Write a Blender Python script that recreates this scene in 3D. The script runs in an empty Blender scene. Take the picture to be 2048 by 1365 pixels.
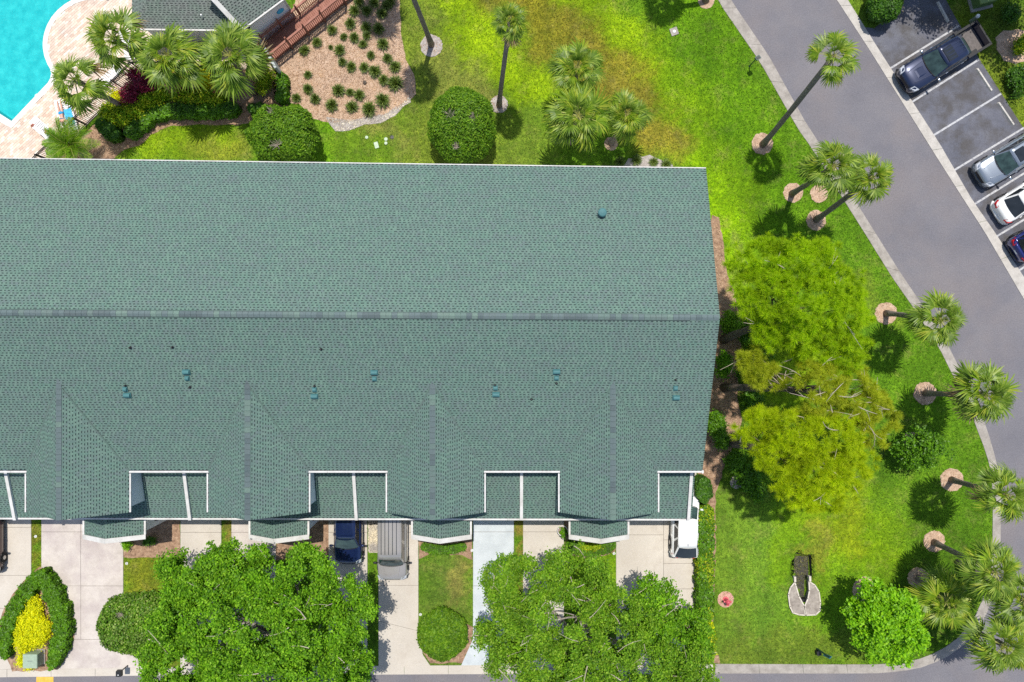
import bpy, math, random
import numpy as np
from mathutils import Vector, Matrix

random.seed(7)
RNG = np.random.default_rng(7)
S = bpy.context.scene
COL = S.collection

# ------------------------------------------------------------------ camera
CAM_H = 47.0          # flying height in metres
FPX = 1365.333        # focal length in photograph pixels (24 mm on a 36 mm sensor)
cd = bpy.data.cameras.new('camera'); cam = bpy.data.objects.new('camera', cd); COL.objects.link(cam)
cam.location = (0, 0, CAM_H); cam.rotation_euler = (0, 0, 0)
cd.sensor_width = 36.0; cd.lens = 24.0; cd.clip_start = 0.5; cd.clip_end = 2000
S.camera = cam

# ------------------------------------------------------------------ daylight
SUN_EL = math.radians(71.5)
SUN_AZ = math.radians(3.0)      # from the top of the picture (+Y), a touch to the right
world = bpy.data.worlds.new("World"); S.world = world; world.use_nodes = True
wn = world.node_tree.nodes; wl = world.node_tree.links; wn.clear()
sky = wn.new('ShaderNodeTexSky'); sky.sky_type = 'NISHITA'; sky.sun_disc = False
sky.sun_elevation = SUN_EL; sky.sun_rotation = SUN_AZ
bg = wn.new('ShaderNodeBackground'); bg.inputs['Strength'].default_value = 0.145
wo = wn.new('ShaderNodeOutputWorld')
wl.new(sky.outputs[0], bg.inputs[0]); wl.new(bg.outputs[0], wo.inputs[0])
sd = bpy.data.lights.new('sun', 'SUN'); sd.energy = 4.5; sd.angle = math.radians(0.53); sd.color = (1.0, 0.955, 0.88)
sun = bpy.data.objects.new('sun', sd); COL.objects.link(sun)
sv = Vector((math.sin(SUN_AZ) * math.cos(SUN_EL), math.cos(SUN_AZ) * math.cos(SUN_EL), math.sin(SUN_EL)))
sun.rotation_euler = sv.to_track_quat('Z', 'Y').to_euler(); sun.location = (0, 0, 90)
S.view_settings.view_transform = 'Standard'; S.view_settings.look = 'None'
S.view_settings.gamma = 1.0; S.view_settings.use_curve_mapping = False
S.view_settings.exposure = 0.06
S.render.engine = 'CYCLES'
S.cycles.use_denoising = False
S.cycles.max_bounces = 8; S.cycles.transparent_max_bounces = 8
S.cycles.sample_clamp_indirect = 6.0

# ------------------------------------------------------------------ helpers
def P(px, py, z=0.0):
    """ground survey: where the ray through a photograph pixel meets height z"""
    k = (CAM_H - z) / FPX
    return Vector(((px - 1024) * k, -(py - 682.5) * k, z))

def tag(o, label=None, cat=None, group=None, kind=None):
    if label: o['label'] = label
    if cat: o['category'] = cat
    if group: o['group'] = group
    if kind: o['kind'] = kind
    return o

def thing(name, label, cat, loc=(0, 0, 0), rz=0.0, group=None):
    o = bpy.data.objects.new(name, None); COL.objects.link(o)
    o.empty_display_size = 0.3
    o.location = loc; o.rotation_euler = (0, 0, rz)
    return tag(o, label, cat, group)

def link(name, me, parent=None, loc=None, rot=None, scale=None):
    o = bpy.data.objects.new(name, me); COL.objects.link(o)
    if parent is not None: o.parent = parent
    if loc is not None: o.location = loc
    if rot is not None: o.rotation_euler = rot
    if scale is not None: o.scale = scale
    return o

class MB:
    def __init__(s): s.v = []; s.f = []; s.m = []
    def add(s, vs, fs, mi=0, M=None):
        b = len(s.v)
        for p in vs:
            p = Vector(p)
            if M is not None: p = M @ p
            s.v.append(tuple(p))
        for f in fs:
            s.f.append([i + b for i in f]); s.m.append(mi)
        return s
    def box(s, c, d, rz=0.0, mi=0, M=None, taper=1.0):
        x, y, z = d[0] / 2, d[1] / 2, d[2] / 2
        vs = [(-x, -y, -z), (x, -y, -z), (x, y, -z), (-x, y, -z)]
        vs += [(a * taper, b * taper, z) for a, b, _ in vs]
        T = Matrix.Translation(Vector(c)) @ Matrix.Rotation(rz, 4, 'Z')
        if M is not None: T = M @ T
        return s.add(vs, [(3, 2, 1, 0), (4, 5, 6, 7), (0, 1, 5, 4), (1, 2, 6, 5), (2, 3, 7, 6), (3, 0, 4, 7)], mi, T)
    def beam(s, a, b, w, h, mi=0):
        """rectangular bar from a to b, w wide sideways, h high"""
        a = Vector(a); b = Vector(b); d = (b - a)
        L = d.length; d.normalize()
        up = Vector((0, 0, 1))
        if abs(d.z) > 0.95: up = Vector((0, 1, 0))
        sd_ = d.cross(up).normalized(); u = sd_.cross(d).normalized()
        vs = []
        for p in (a, b):
            for i, j in ((-1, -1), (1, -1), (1, 1), (-1, 1)):
                vs.append(p + sd_ * (i * w / 2) + u * (j * h / 2))
        return s.add(vs, [(0, 1, 2, 3), (7, 6, 5, 4), (0, 4, 5, 1), (1, 5, 6, 2), (2, 6, 7, 3), (3, 7, 4, 0)], mi)
    def prism(s, poly, z0, z1, mi=0, bottom=False):
        n = len(poly); a = sum(poly[i][0] * poly[(i + 1) % n][1] - poly[(i + 1) % n][0] * poly[i][1] for i in range(n))
        if a < 0: poly = list(reversed(poly))
        vs = [(p[0], p[1], z0) for p in poly] + [(p[0], p[1], z1) for p in poly]
        fs = [[n + i for i in range(n)]] + [[i, (i + 1) % n, n + (i + 1) % n, n + i] for i in range(n)]
        if bottom: fs.append(list(reversed(range(n))))
        return s.add(vs, fs, mi)
    def sheet(s, poly, z, mi=0):
        n = len(poly); a = sum(poly[i][0] * poly[(i + 1) % n][1] - poly[(i + 1) % n][0] * poly[i][1] for i in range(n))
        if a < 0: poly = list(reversed(poly))
        return s.add([(p[0], p[1], z) for p in poly], [list(range(n))], mi)
    def tube(s, pts, rad, n=8, mi=0, caps=True):
        pts = [Vector(p) for p in pts]
        if not hasattr(rad, '__len__'): rad = [rad] * len(pts)
        b = len(s.v); t0 = None
        for i, p in enumerate(pts):
            t = (pts[min(i + 1, len(pts) - 1)] - pts[max(i - 1, 0)])
            if t.length < 1e-6: t = Vector((0, 0, 1))
            t.normalize()
            ref = Vector((1, 0, 0)) if abs(t.x) < 0.9 else Vector((0, 1, 0))
            u = t.cross(ref).normalized(); w = t.cross(u).normalized()
            for k in range(n):
                a = 2 * math.pi * k / n
                s.v.append(tuple(p + (u * math.cos(a) + w * math.sin(a)) * rad[i]))
        for i in range(len(pts) - 1):
            for k in range(n):
                k2 = (k + 1) % n
                s.f.append([b + i * n + k, b + i * n + k2, b + (i + 1) * n + k2, b + (i + 1) * n + k]); s.m.append(mi)
        if caps:
            s.f.append([b + k for k in range(n)][::-1]); s.m.append(mi)
            e = b + (len(pts) - 1) * n
            s.f.append([e + k for k in range(n)]); s.m.append(mi)
        return s
    def lathe(s, prof, n=16, c=(0, 0, 0), mi=0, axis='Z'):
        b = len(s.v); c = Vector(c)
        for r, z in prof:
            for k in range(n):
                a = 2 * math.pi * k / n
                q = Vector((r * math.cos(a), r * math.sin(a), z))
                if axis == 'X': q = Vector((q.z, q.x, q.y))
                if axis == 'Y': q = Vector((q.y, q.z, q.x))
                s.v.append(tuple(c + q))
        for i in range(len(prof) - 1):
            for k in range(n):
                k2 = (k + 1) % n
                s.f.append([b + i * n + k, b + i * n + k2, b + (i + 1) * n + k2, b + (i + 1) * n + k]); s.m.append(mi)
        s.f.append([b + k for k in range(n)][::-1]); s.m.append(mi)
        e = b + (len(prof) - 1) * n
        s.f.append([e + k for k in range(n)]); s.m.append(mi)
        return s
    def mesh(s, name, mats, smooth=False):
        me = bpy.data.meshes.new(name); me.from_pydata(s.v, [], s.f)
        if not isinstance(mats, (list, tuple)): mats = [mats]
        for m in mats: me.materials.append(m)
        if len(mats) > 1: me.polygons.foreach_set('material_index', s.m)
        if smooth: me.polygons.foreach_set('use_smooth', [True] * len(s.f))
        me.update()
        return me
    def build(s, name, mats, parent=None, loc=None, rz=None, smooth=False, world=False):
        o = link(name, s.mesh(name, mats, smooth), parent, loc, None if rz is None else (0, 0, rz))
        if world and parent is not None:            # vertices are in world space: undo the parent's place
            o.matrix_parent_inverse = parent_matrix(parent).inverted()
        return o

def parent_matrix(p):
    m = p.matrix_basis.copy()
    return m if p.parent is None else parent_matrix(p.parent) @ p.matrix_parent_inverse @ m

def npmesh(name, V, F, mats, mi=None, smooth=False, col=None, colname='tint'):
    V = np.asarray(V, dtype=np.float32); F = np.asarray(F, dtype=np.int32)
    me = bpy.data.meshes.new(name); n, k = F.shape
    me.vertices.add(len(V)); me.vertices.foreach_set('co', V.ravel())
    me.loops.add(n * k); me.loops.foreach_set('vertex_index', F.ravel())
    me.polygons.add(n); me.polygons.foreach_set('loop_start', np.arange(n, dtype=np.int32) * k)
    if not isinstance(mats, (list, tuple)): mats = [mats]
    for m in mats: me.materials.append(m)
    if mi is not None: me.polygons.foreach_set('material_index', np.asarray(mi, dtype=np.int32))
    me.polygons.foreach_set('use_smooth', np.full(n, smooth, dtype=bool))
    if col is not None:
        at = me.color_attributes.new(colname, 'FLOAT_COLOR', 'POINT')
        c4 = np.ones((len(V), 4), dtype=np.float32); c4[:, :3] = col
        at.data.foreach_set('color', c4.ravel())
    me.update(calc_edges=True); me.validate()
    return me

def pip(pts, poly):
    x, y = pts[:, 0], pts[:, 1]; ins = np.zeros(len(pts), bool); n = len(poly)
    for i in range(n):
        x1, y1 = poly[i][0], poly[i][1]; x2, y2 = poly[(i + 1) % n][0], poly[(i + 1) % n][1]
        c = ((y1 > y) != (y2 > y))
        with np.errstate(divide='ignore', invalid='ignore'):
            xi = (x2 - x1) * (y - y1) / (y2 - y1 + 1e-12) + x1
        ins ^= c & (x < xi)
    return ins

def unit(a): return a / (np.linalg.norm(a, axis=-1, keepdims=True) + 1e-9)

def leaves(C, Nn, ln, wd, r=RNG):
    """kite shaped leaf faces at centres C, facing Nn"""
    n = len(C); a = unit(np.cross(Nn, r.normal(size=(n, 3)))); b = np.cross(Nn, a)
    ln = np.broadcast_to(ln, (n,))[:, None]; wd = np.broadcast_to(wd, (n,))[:, None]
    q = np.stack([C - a * ln / 2, C + b * wd / 2 - a * ln * .08, C + a * ln / 2, C - b * wd / 2 - a * ln * .08], 1)
    return q.reshape(-1, 3), np.arange(n * 4).reshape(n, 4)

def pxpoly(pts, z=0.0): return [tuple(P(x, y, z))[:2] for x, y in pts]

# ------------------------------------------------------------------ materials
def _mat(name):
    m = bpy.data.materials.new(name); m.use_nodes = True
    nt = m.node_tree; b = nt.nodes.get('Principled BSDF')
    return m, nt.nodes, nt.links, b

def _setp(b, rough, metal=0.0, spec=0.5, coat=0.0):
    b.inputs['Roughness'].default_value = rough; b.inputs['Metallic'].default_value = metal
    b.inputs['Specular IOR Level'].default_value = spec
    b.inputs['Coat Weight'].default_value = coat

def _noise(N, L, scale, detail=4.0, rough=0.6, vec=None, stretch=None):
    if vec is None:
        g = N.new('ShaderNodeNewGeometry'); vec = g.outputs['Position']
    if stretch is not None:
        mp = N.new('ShaderNodeMapping'); mp.inputs['Scale'].default_value = stretch[:3]
        if len(stretch) > 3: mp.inputs['Rotation'].default_value[2] = stretch[3]
        L.new(vec, mp.inputs[0]); vec = mp.outputs[0]
    t = N.new('ShaderNodeTexNoise'); t.inputs['Scale'].default_value = scale
    t.inputs['Detail'].default_value = detail; t.inputs['Roughness'].default_value = rough
    L.new(vec, t.inputs['Vector'])
    return t.outputs['Fac']

def _ramp(N, L, fac, stops):
    r = N.new('ShaderNodeValToRGB'); cr = r.color_ramp
    while len(cr.elements) < len(stops): cr.elements.new(0.5)
    for e, (p, c) in zip(cr.elements, stops):
        e.position = p; e.color = (*c, 1) if len(c) == 3 else c
    L.new(fac, r.inputs[0]); return r.outputs[0]

def _mix(N, L, fac, a, b, mode='MIX'):
    m = N.new('ShaderNodeMix'); m.data_type = 'RGBA'; m.blend_type = mode
    for sock, val in ((m.inputs[0], fac), (m.inputs[6], a), (m.inputs[7], b)):
        if hasattr(val, 'links'): L.new(val, sock)
        elif isinstance(val, (tuple, list)): sock.default_value = (*val, 1)
        else: sock.default_value = val
    return m.outputs[2]

def _bump(N, L, b, h, strength, dist):
    bp = N.new('ShaderNodeBump'); bp.inputs['Strength'].default_value = strength; bp.inputs['Distance'].default_value = dist
    L.new(h, bp.inputs['Height']); L.new(bp.outputs[0], b.inputs['Normal'])

def plain(name, c, rough=0.5, metal=0.0, spec=0.5, var=0.12, scale=6.0, coat=0.0):
    """paint, metal, plastic: one colour with slight uneven wear"""
    m, N, L, b = _mat(name); _setp(b, rough, metal, spec, coat)
    f = _noise(N, L, scale, 5)
    L.new(_ramp(N, L, f, [(.3, tuple(x * (1 - var) for x in c)), (.7, tuple(min(1, x * (1 + var)) for x in c))]), b.inputs['Base Color'])
    return m

def rough_mat(name, stops, scale, fine=None, rough=0.9, bump=0.3, bdist=0.02, big=None, stretch=None):
    """ground-like surface: coarse blotches from a ramp, fine grain on top, bump from the grain"""
    m, N, L, b = _mat(name); _setp(b, rough, 0, 0.25)
    c = _ramp(N, L, _noise(N, L, scale, 6, .65, stretch=stretch), stops)
    if big:
        f2 = _ramp(N, L, _noise(N, L, big[0], 4), [(.42, (0, 0, 0)), (.62, (1, 1, 1))])
        mm = N.new('ShaderNodeMath'); mm.operation = 'MULTIPLY'; mm.inputs[1].default_value = big[2]
        L.new(f2, mm.inputs[0]); c = _mix(N, L, mm.outputs[0], c, big[1])
    if fine:
        g = _noise(N, L, fine[0], 3, .7)
        gr = _ramp(N, L, g, [(.25, (1 - fine[1],) * 3), (.75, (1 + fine[1],) * 3)])
        c = _mix(N, L, 1.0, c, gr, 'MULTIPLY')
        _bump(N, L, b, g, bump, bdist)
    L.new(c, b.inputs['Base Color']); return m

def leaf_mat(name, cols, transl=0.3, rough=0.5, nscale=0.9, var=0.35, spec=0.3, tcol=1.25):
    m, N, L, b = _mat(name); _setp(b, rough, 0, spec)
    g = N.new('ShaderNodeNewGeometry')
    k = len(cols)
    c = _ramp(N, L, g.outputs['Random Per Island'], [((i + .5) / k, x) for i, x in enumerate(cols)])
    f = _noise(N, L, nscale, 3, .6, vec=g.outputs['Position'])
    fr = _ramp(N, L, f, [(.3, (1 - var,) * 3), (.7, (1 + var, 1 + var * .8, 1))])
    c = _mix(N, L, 1.0, c, fr, 'MULTIPLY')
    L.new(c, b.inputs['Base Color'])
    t = N.new('ShaderNodeBsdfTranslucent')
    tc = _mix(N, L, 1.0, c, (tcol, tcol, tcol * .6), 'MULTIPLY'); L.new(tc, t.inputs[0])
    mx = N.new('ShaderNodeMixShader'); mx.inputs[0].default_value = transl
    out = N.get('Material Output'); L.new(b.outputs[0], mx.inputs[1]); L.new(t.outputs[0], mx.inputs[2]); L.new(mx.outputs[0], out.inputs[0])
    return m

M = {}
M['white_trim'] = rough_mat('white_trim', [(.35, (.50, .485, .455)), (.6, (.62, .61, .585))], 1.3, (8, .08), .55, .05, .002)
M['wall_white'] = plain('wall_white', (.70, .71, .73), .8, var=.05)
M['siding'] = rough_mat('siding', [(.4, (.77, .78, .80)), (.6, (.82, .83, .85))], 3, (5, .03), .8, .0)
M['soffit'] = plain('soffit', (.55, .55, .54), .8)
M['dark_metal'] = plain('dark_metal', (.02, .018, .018), .45)
M['black_plastic'] = plain('black_plastic', (.012, .012, .013), .5)
M['rubber'] = plain('rubber', (.015, .015, .016), .85)
M['chrome'] = plain('chrome', (.75, .75, .76), .18, 1.0, var=.03)
M['alloy'] = plain('alloy', (.45, .45, .46), .3, 1.0)
M['vent_teal'] = plain('vent_teal', (.06, .165, .17), .6, .0, .3)
M['glass'] = plain('glass', (.018, .022, .026), .04, 0, .6, var=.3, scale=1.5)
M['windscreen'] = plain('windscreen', (.035, .062, .058), .05, 0, .6, var=.5, scale=2.2)
M['window_pane'] = plain('window_pane', (.05, .06, .07), .05, 0, .6)
M['lamp_clear'] = plain('lamp_clear', (.6, .62, .65), .1, .3)
M['lamp_red'] = plain('lamp_red', (.5, .01, .015), .2)
M['hydrant_paint'] = plain('hydrant_paint', (.60, .09, .12), .5)
M['tan_leather'] = plain('tan_leather', (.42, .26, .10), .7)
M['skin'] = plain('skin', (.62, .33, .23), .5, var=.06)
M['hair'] = plain('hair', (.06, .03, .015), .6)
M['swim_blue'] = plain('swim_blue', (.01, .28, .55), .7)
M['towel_blue'] = plain('towel_blue', (.06, .42, .68), .9, var=.3)
M['fabric_white'] = plain('fabric_white', (.80, .80, .80), .9)
M['bag_brown'] = plain('bag_brown', (.33, .10, .06), .7)
M['util_green'] = plain('util_green', (.30, .38, .28), .55)
M['util_dark_green'] = plain('util_dark_green', (.10, .17, .05), .55)
M['post_green'] = plain('post_green', (.012, .055, .05), .4)
M['post_blue'] = plain('post_blue', (.02, .13, .2), .4)
M['yellow_paint'] = rough_mat('yellow_paint', [(.4, (.62, .36, .05)), (.6, (.72, .45, .09))], 3, (20, .12), .8)
M['line_paint'] = rough_mat('line_paint', [(.3, (.22, .22, .24)), (.48, (.42, .42, .43)), (.7, (.54, .54, .54))], 5, (22, .16), .8)
M['wheel_stop'] = rough_mat('wheel_stop', [(.35, (.42, .40, .36)), (.65, (.60, .57, .52))], 4, (20, .1), .85)
M['concrete'] = rough_mat('concrete', [(.3, (.46, .41, .345)), (.55, (.55, .50, .43)), (.75, (.61, .565, .49))], .9, (9, .07), .85, .1, .01, big=(.45, (.40, .36, .31), .45))
M['concrete_pink'] = rough_mat('concrete_pink', [(.3, (.44, .39, .345)), (.5, (.535, .48, .43)), (.75, (.585, .535, .48))], .8, (9, .07), .85, .1, .01, big=(.5, (.37, .31, .30), .6))
M['concrete_blue'] = rough_mat('concrete_blue', [(.3, (.43, .465, .48)), (.55, (.505, .54, .552)), (.75, (.55, .58, .59))], 1.1, (9, .05), .8, .1, .01)
M['curb_concrete'] = rough_mat('curb_concrete', [(.3, (.235, .21, .185)), (.5, (.32, .29, .255)), (.75, (.42, .385, .345))], 1.6, (12, .14), .9, .15, .01)
M['curb_light'] = rough_mat('curb_light', [(.3, (.36, .335, .30)), (.5, (.45, .42, .38)), (.75, (.53, .50, .455))], 1.6, (12, .12), .9, .15, .01)
M['headwall'] = rough_mat('headwall', [(.3, (.20, .17, .145)), (.55, (.32, .28, .24)), (.75, (.42, .37, .32))], 3, (15, .2), .9, .2)
M['headwall_edge'] = rough_mat('headwall_edge', [(.3, (.48, .43, .36)), (.7, (.64, .58, .5))], 4, (15, .12), .9)
M['asphalt'] = rough_mat('asphalt', [(.3, (.142, .138, .154)), (.5, (.163, .157, .172)), (.7, (.188, .178, .188))], .35, (13, .24), .88, .3, .01, big=(.22, (.20, .172, .165), .45))
M['asphalt_lot'] = rough_mat('asphalt_lot', [(.3, (.098, .102, .124)), (.5, (.128, .131, .156)), (.7, (.158, .160, .178))], .5, (13, .25), .88, .3, .01, big=(.75, (.075, .068, .062), .75))
M['mulch'] = rough_mat('mulch', [(.28, (.32, .21, .14)), (.5, (.47, .325, .225)), (.72, (.56, .42, .31))], 3.2, (17, .3), .95, .7, .04)
M['mulch_chip'] = leaf_mat('mulch_chip', [(.32, .19, .12), (.44, .29, .20), (.52, .37, .27), (.58, .45, .35)], .0, .9)
M['bark_mulch'] = rough_mat('bark_mulch', [(.28, (.14, .085, .055)), (.5, (.31, .195, .125)), (.72, (.43, .30, .20))], 3.5, (17, .4), .95, .7, .04)
M['sand_shell'] = rough_mat('sand_shell', [(.3, (.25, .215, .19)), (.5, (.35, .31, .28)), (.7, (.46, .42, .38))], 3.0, (15, .25), .95, .5, .03)
M['gravel'] = rough_mat('gravel', [(.3, (.35, .30, .26)), (.5, (.56, .52, .47)), (.7, (.70, .67, .62))], 9, (22, .25), .95, .8, .04)
M['dark_gravel'] = rough_mat('dark_gravel', [(.3, (.035, .032, .03)), (.55, (.07, .065, .055)), (.75, (.12, .115, .07))], 6, (20, .4), .95, .8, .04)
M['deck_board'] = rough_mat('deck_board', [(.3, (.25, .105, .075)), (.5, (.32, .145, .105)), (.7, (.39, .19, .145))], 2.2, (14, .15), .8)
M['deck_rail'] = rough_mat('deck_rail', [(.3, (.18, .07, .048)), (.6, (.27, .115, .08))], 2.5, (14, .15), .8)
M['bark'] = rough_mat('bark', [(.3, (.07, .05, .04)), (.5, (.13, .10, .08)), (.7, (.20, .165, .135))], 5, (16, .3), .95, .7, .03)
M['bark_grey'] = rough_mat('bark_grey', [(.3, (.20, .17, .14)), (.5, (.32, .28, .24)), (.7, (.46, .42, .37))], 4, (16, .25), .95, .6, .03)
M['palm_bark'] = rough_mat('palm_bark', [(.3, (.15, .115, .095)), (.5, (.235, .19, .16)), (.7, (.33, .275, .235))], 3, (12, .3), .95, .7, .03, stretch=(1, 1, 5))
M['pool_tile'] = plain('pool_tile', (.12, .62, .68), .3, var=.08, scale=1.0)
M['coping'] = plain('coping', (.72, .69, .64), .7, var=.06)
M['paver_base'] = rough_mat('paver_base', [(.4, (.48, .39, .32)), (.6, (.54, .45, .38))], 3, (15, .1), .9)
M['paver'] = leaf_mat('paver', [(.56, .42, .34), (.64, .52, .43), (.68, .58, .49), (.60, .47, .39), (.72, .65, .57)], 0.0, .85, var=.10, nscale=.7)
M['dead_leaf'] = leaf_mat('dead_leaf', [(.16, .10, .05), (.26, .18, .10), (.34, .26, .16)], .1, .8)
M['leaf_oak'] = leaf_mat('leaf_oak', [(.06, .175, .008), (.12, .30, .010), (.18, .41, .014), (.09, .235, .008), (.26, .49, .03)], .34, .5, 1.1, .3, .15)
M['leaf_oak_olive'] = leaf_mat('leaf_oak_olive', [(.065, .17, .010), (.13, .29, .014), (.195, .385, .018), (.10, .225, .010), (.27, .44, .04)], .34, .5, 1.0, .3, .15)
M['leaf_topiary'] = leaf_mat('leaf_topiary', [(.055, .14, .006), (.095, .225, .008), (.145, .29, .012), (.20, .34, .025), (.07, .18, .006)], .28, .5, 1.4, .25, .2)
M['leaf_topiary_pale'] = leaf_mat('leaf_topiary_pale', [(.055, .14, .008), (.09, .22, .012), (.14, .28, .02), (.28, .38, .10), (.075, .18, .008)], .25, .45, 1.4, .3, .2)
M['leaf_hedge'] = leaf_mat('leaf_hedge', [(.055, .16, .006), (.10, .25, .008), (.15, .34, .010), (.08, .20, .006)], .3, .45, 1.6, .3)
M['leaf_dark'] = leaf_mat('leaf_dark', [(.03, .095, .006), (.05, .15, .008), (.08, .20, .010)], .25, .5, 1.2, .3)
M['leaf_varieg'] = leaf_mat('leaf_varieg', [(.12, .26, .008), (.20, .37, .010), (.33, .46, .018), (.50, .54, .03)], .35, .45, 1.5, .3, .15)
M['leaf_yellow'] = leaf_mat('leaf_yellow', [(.76, .73, .003), (.83, .82, .006), (.64, .66, .005), (.86, .86, .02), (.42, .52, .008)], .35, .5, 2.0, .12, .15)
M['leaf_red'] = leaf_mat('leaf_red', [(.15, .008, .035), (.26, .014, .06), (.38, .03, .10), (.10, .008, .03)], .3, .4, 2.0, .3)
M['leaf_lime'] = leaf_mat('leaf_lime', [(.18, .44, .008), (.27, .56, .010), (.34, .64, .014), (.14, .34, .008)], .42, .5, 1.3, .2)
M['needle_green'] = leaf_mat('needle_green', [(.26, .45, .006), (.37, .57, .008), (.48, .66, .012), (.20, .36, .006)], .45, .5, .8, .25, .15)
M['needle_olive'] = leaf_mat('needle_olive', [(.31, .38, .012), (.42, .48, .022), (.51, .55, .045), (.24, .34, .010)], .45, .5, .8, .2, .15)
M['needle_yellow'] = leaf_mat('needle_yellow', [(.36, .50, .006), (.47, .60, .008), (.56, .66, .014), (.26, .41, .006)], .45, .5, .8, .25, .15)
M['palm_leaf'] = leaf_mat('palm_leaf', [(.08, .155, .012), (.14, .245, .022), (.23, .345, .042), (.33, .43, .08), (.105, .195, .012)], .34, .42, 1.0, .25, .3)
M['palm_leaf_lime'] = leaf_mat('palm_leaf_lime', [(.10, .20, .010), (.185, .305, .014), (.29, .40, .03), (.37, .43, .05), (.135, .245, .012)], .34, .42, 1.0, .25, .3)
M['palm_stem'] = plain('palm_stem', (.30, .30, .07), .5)
M['palm_feather'] = leaf_mat('palm_feather', [(.10, .22, .015), (.17, .33, .02), (.25, .41, .03)], .35, .4, 1.0, .3)
M['blade'] = leaf_mat('blade', [(.050, .095, .012), (.085, .145, .016), (.13, .20, .03), (.20, .26, .06)], .25, .5, 2.0, .25)
M['twig'] = plain('twig', (.42, .36, .28), .9)
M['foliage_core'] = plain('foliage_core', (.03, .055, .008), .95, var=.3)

def shingle_mat(name, c, c2):
    m, N, L, b = _mat(name); _setp(b, .88, 0, .25)
    f = _noise(N, L, .9, 4, .7, stretch=(1.0, 2.2, 1.0, .6))
    k = _ramp(N, L, f, [(.40, c), (.62, c2)])
    g = _noise(N, L, 24, 2, .7)
    k = _mix(N, L, 1.0, k, _ramp(N, L, g, [(.3, (.82,) * 3), (.7, (1.18,) * 3)]), 'MULTIPLY')
    L.new(k, b.inputs['Base Color']); _bump(N, L, b, g, .2, .005)
    return m
SH = [shingle_mat('shingle_green', (.110, .186, .149), (.110, .166, .146)),
      shingle_mat('shingle_sage', (.126, .204, .163), (.124, .182, .158)),
      shingle_mat('shingle_teal', (.100, .172, .144), (.105, .157, .143)),
      shingle_mat('shingle_slate', (.112, .168, .149), (.118, .160, .154)),
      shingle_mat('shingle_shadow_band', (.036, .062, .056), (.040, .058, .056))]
SHG = [shingle_mat('shingle_grey_green', (.150, .195, .165), (.165, .185, .170)),
       shingle_mat('shingle_grey_pale', (.180, .225, .190), (.190, .210, .195)),
       shingle_mat('shingle_grey_dark', (.130, .170, .145), (.145, .160, .150)),
       shingle_mat('shingle_grey_mid', (.160, .205, .175), (.170, .190, .180)),
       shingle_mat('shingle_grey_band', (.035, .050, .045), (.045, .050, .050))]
# ================================================================== GROUND
EXCL = []      # outlines (world x, y) where no grass blades grow

# --- far ground
MB().sheet([(-300, -300), (300, -300), (300, 300), (-300, 300)], -2.6).build('far_ground', rough_mat('far_grass', [(.4, (.06, .14, .012)), (.6, (.09, .19, .015))], .3, (8, .2)))['kind'] = 'structure'

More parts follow.
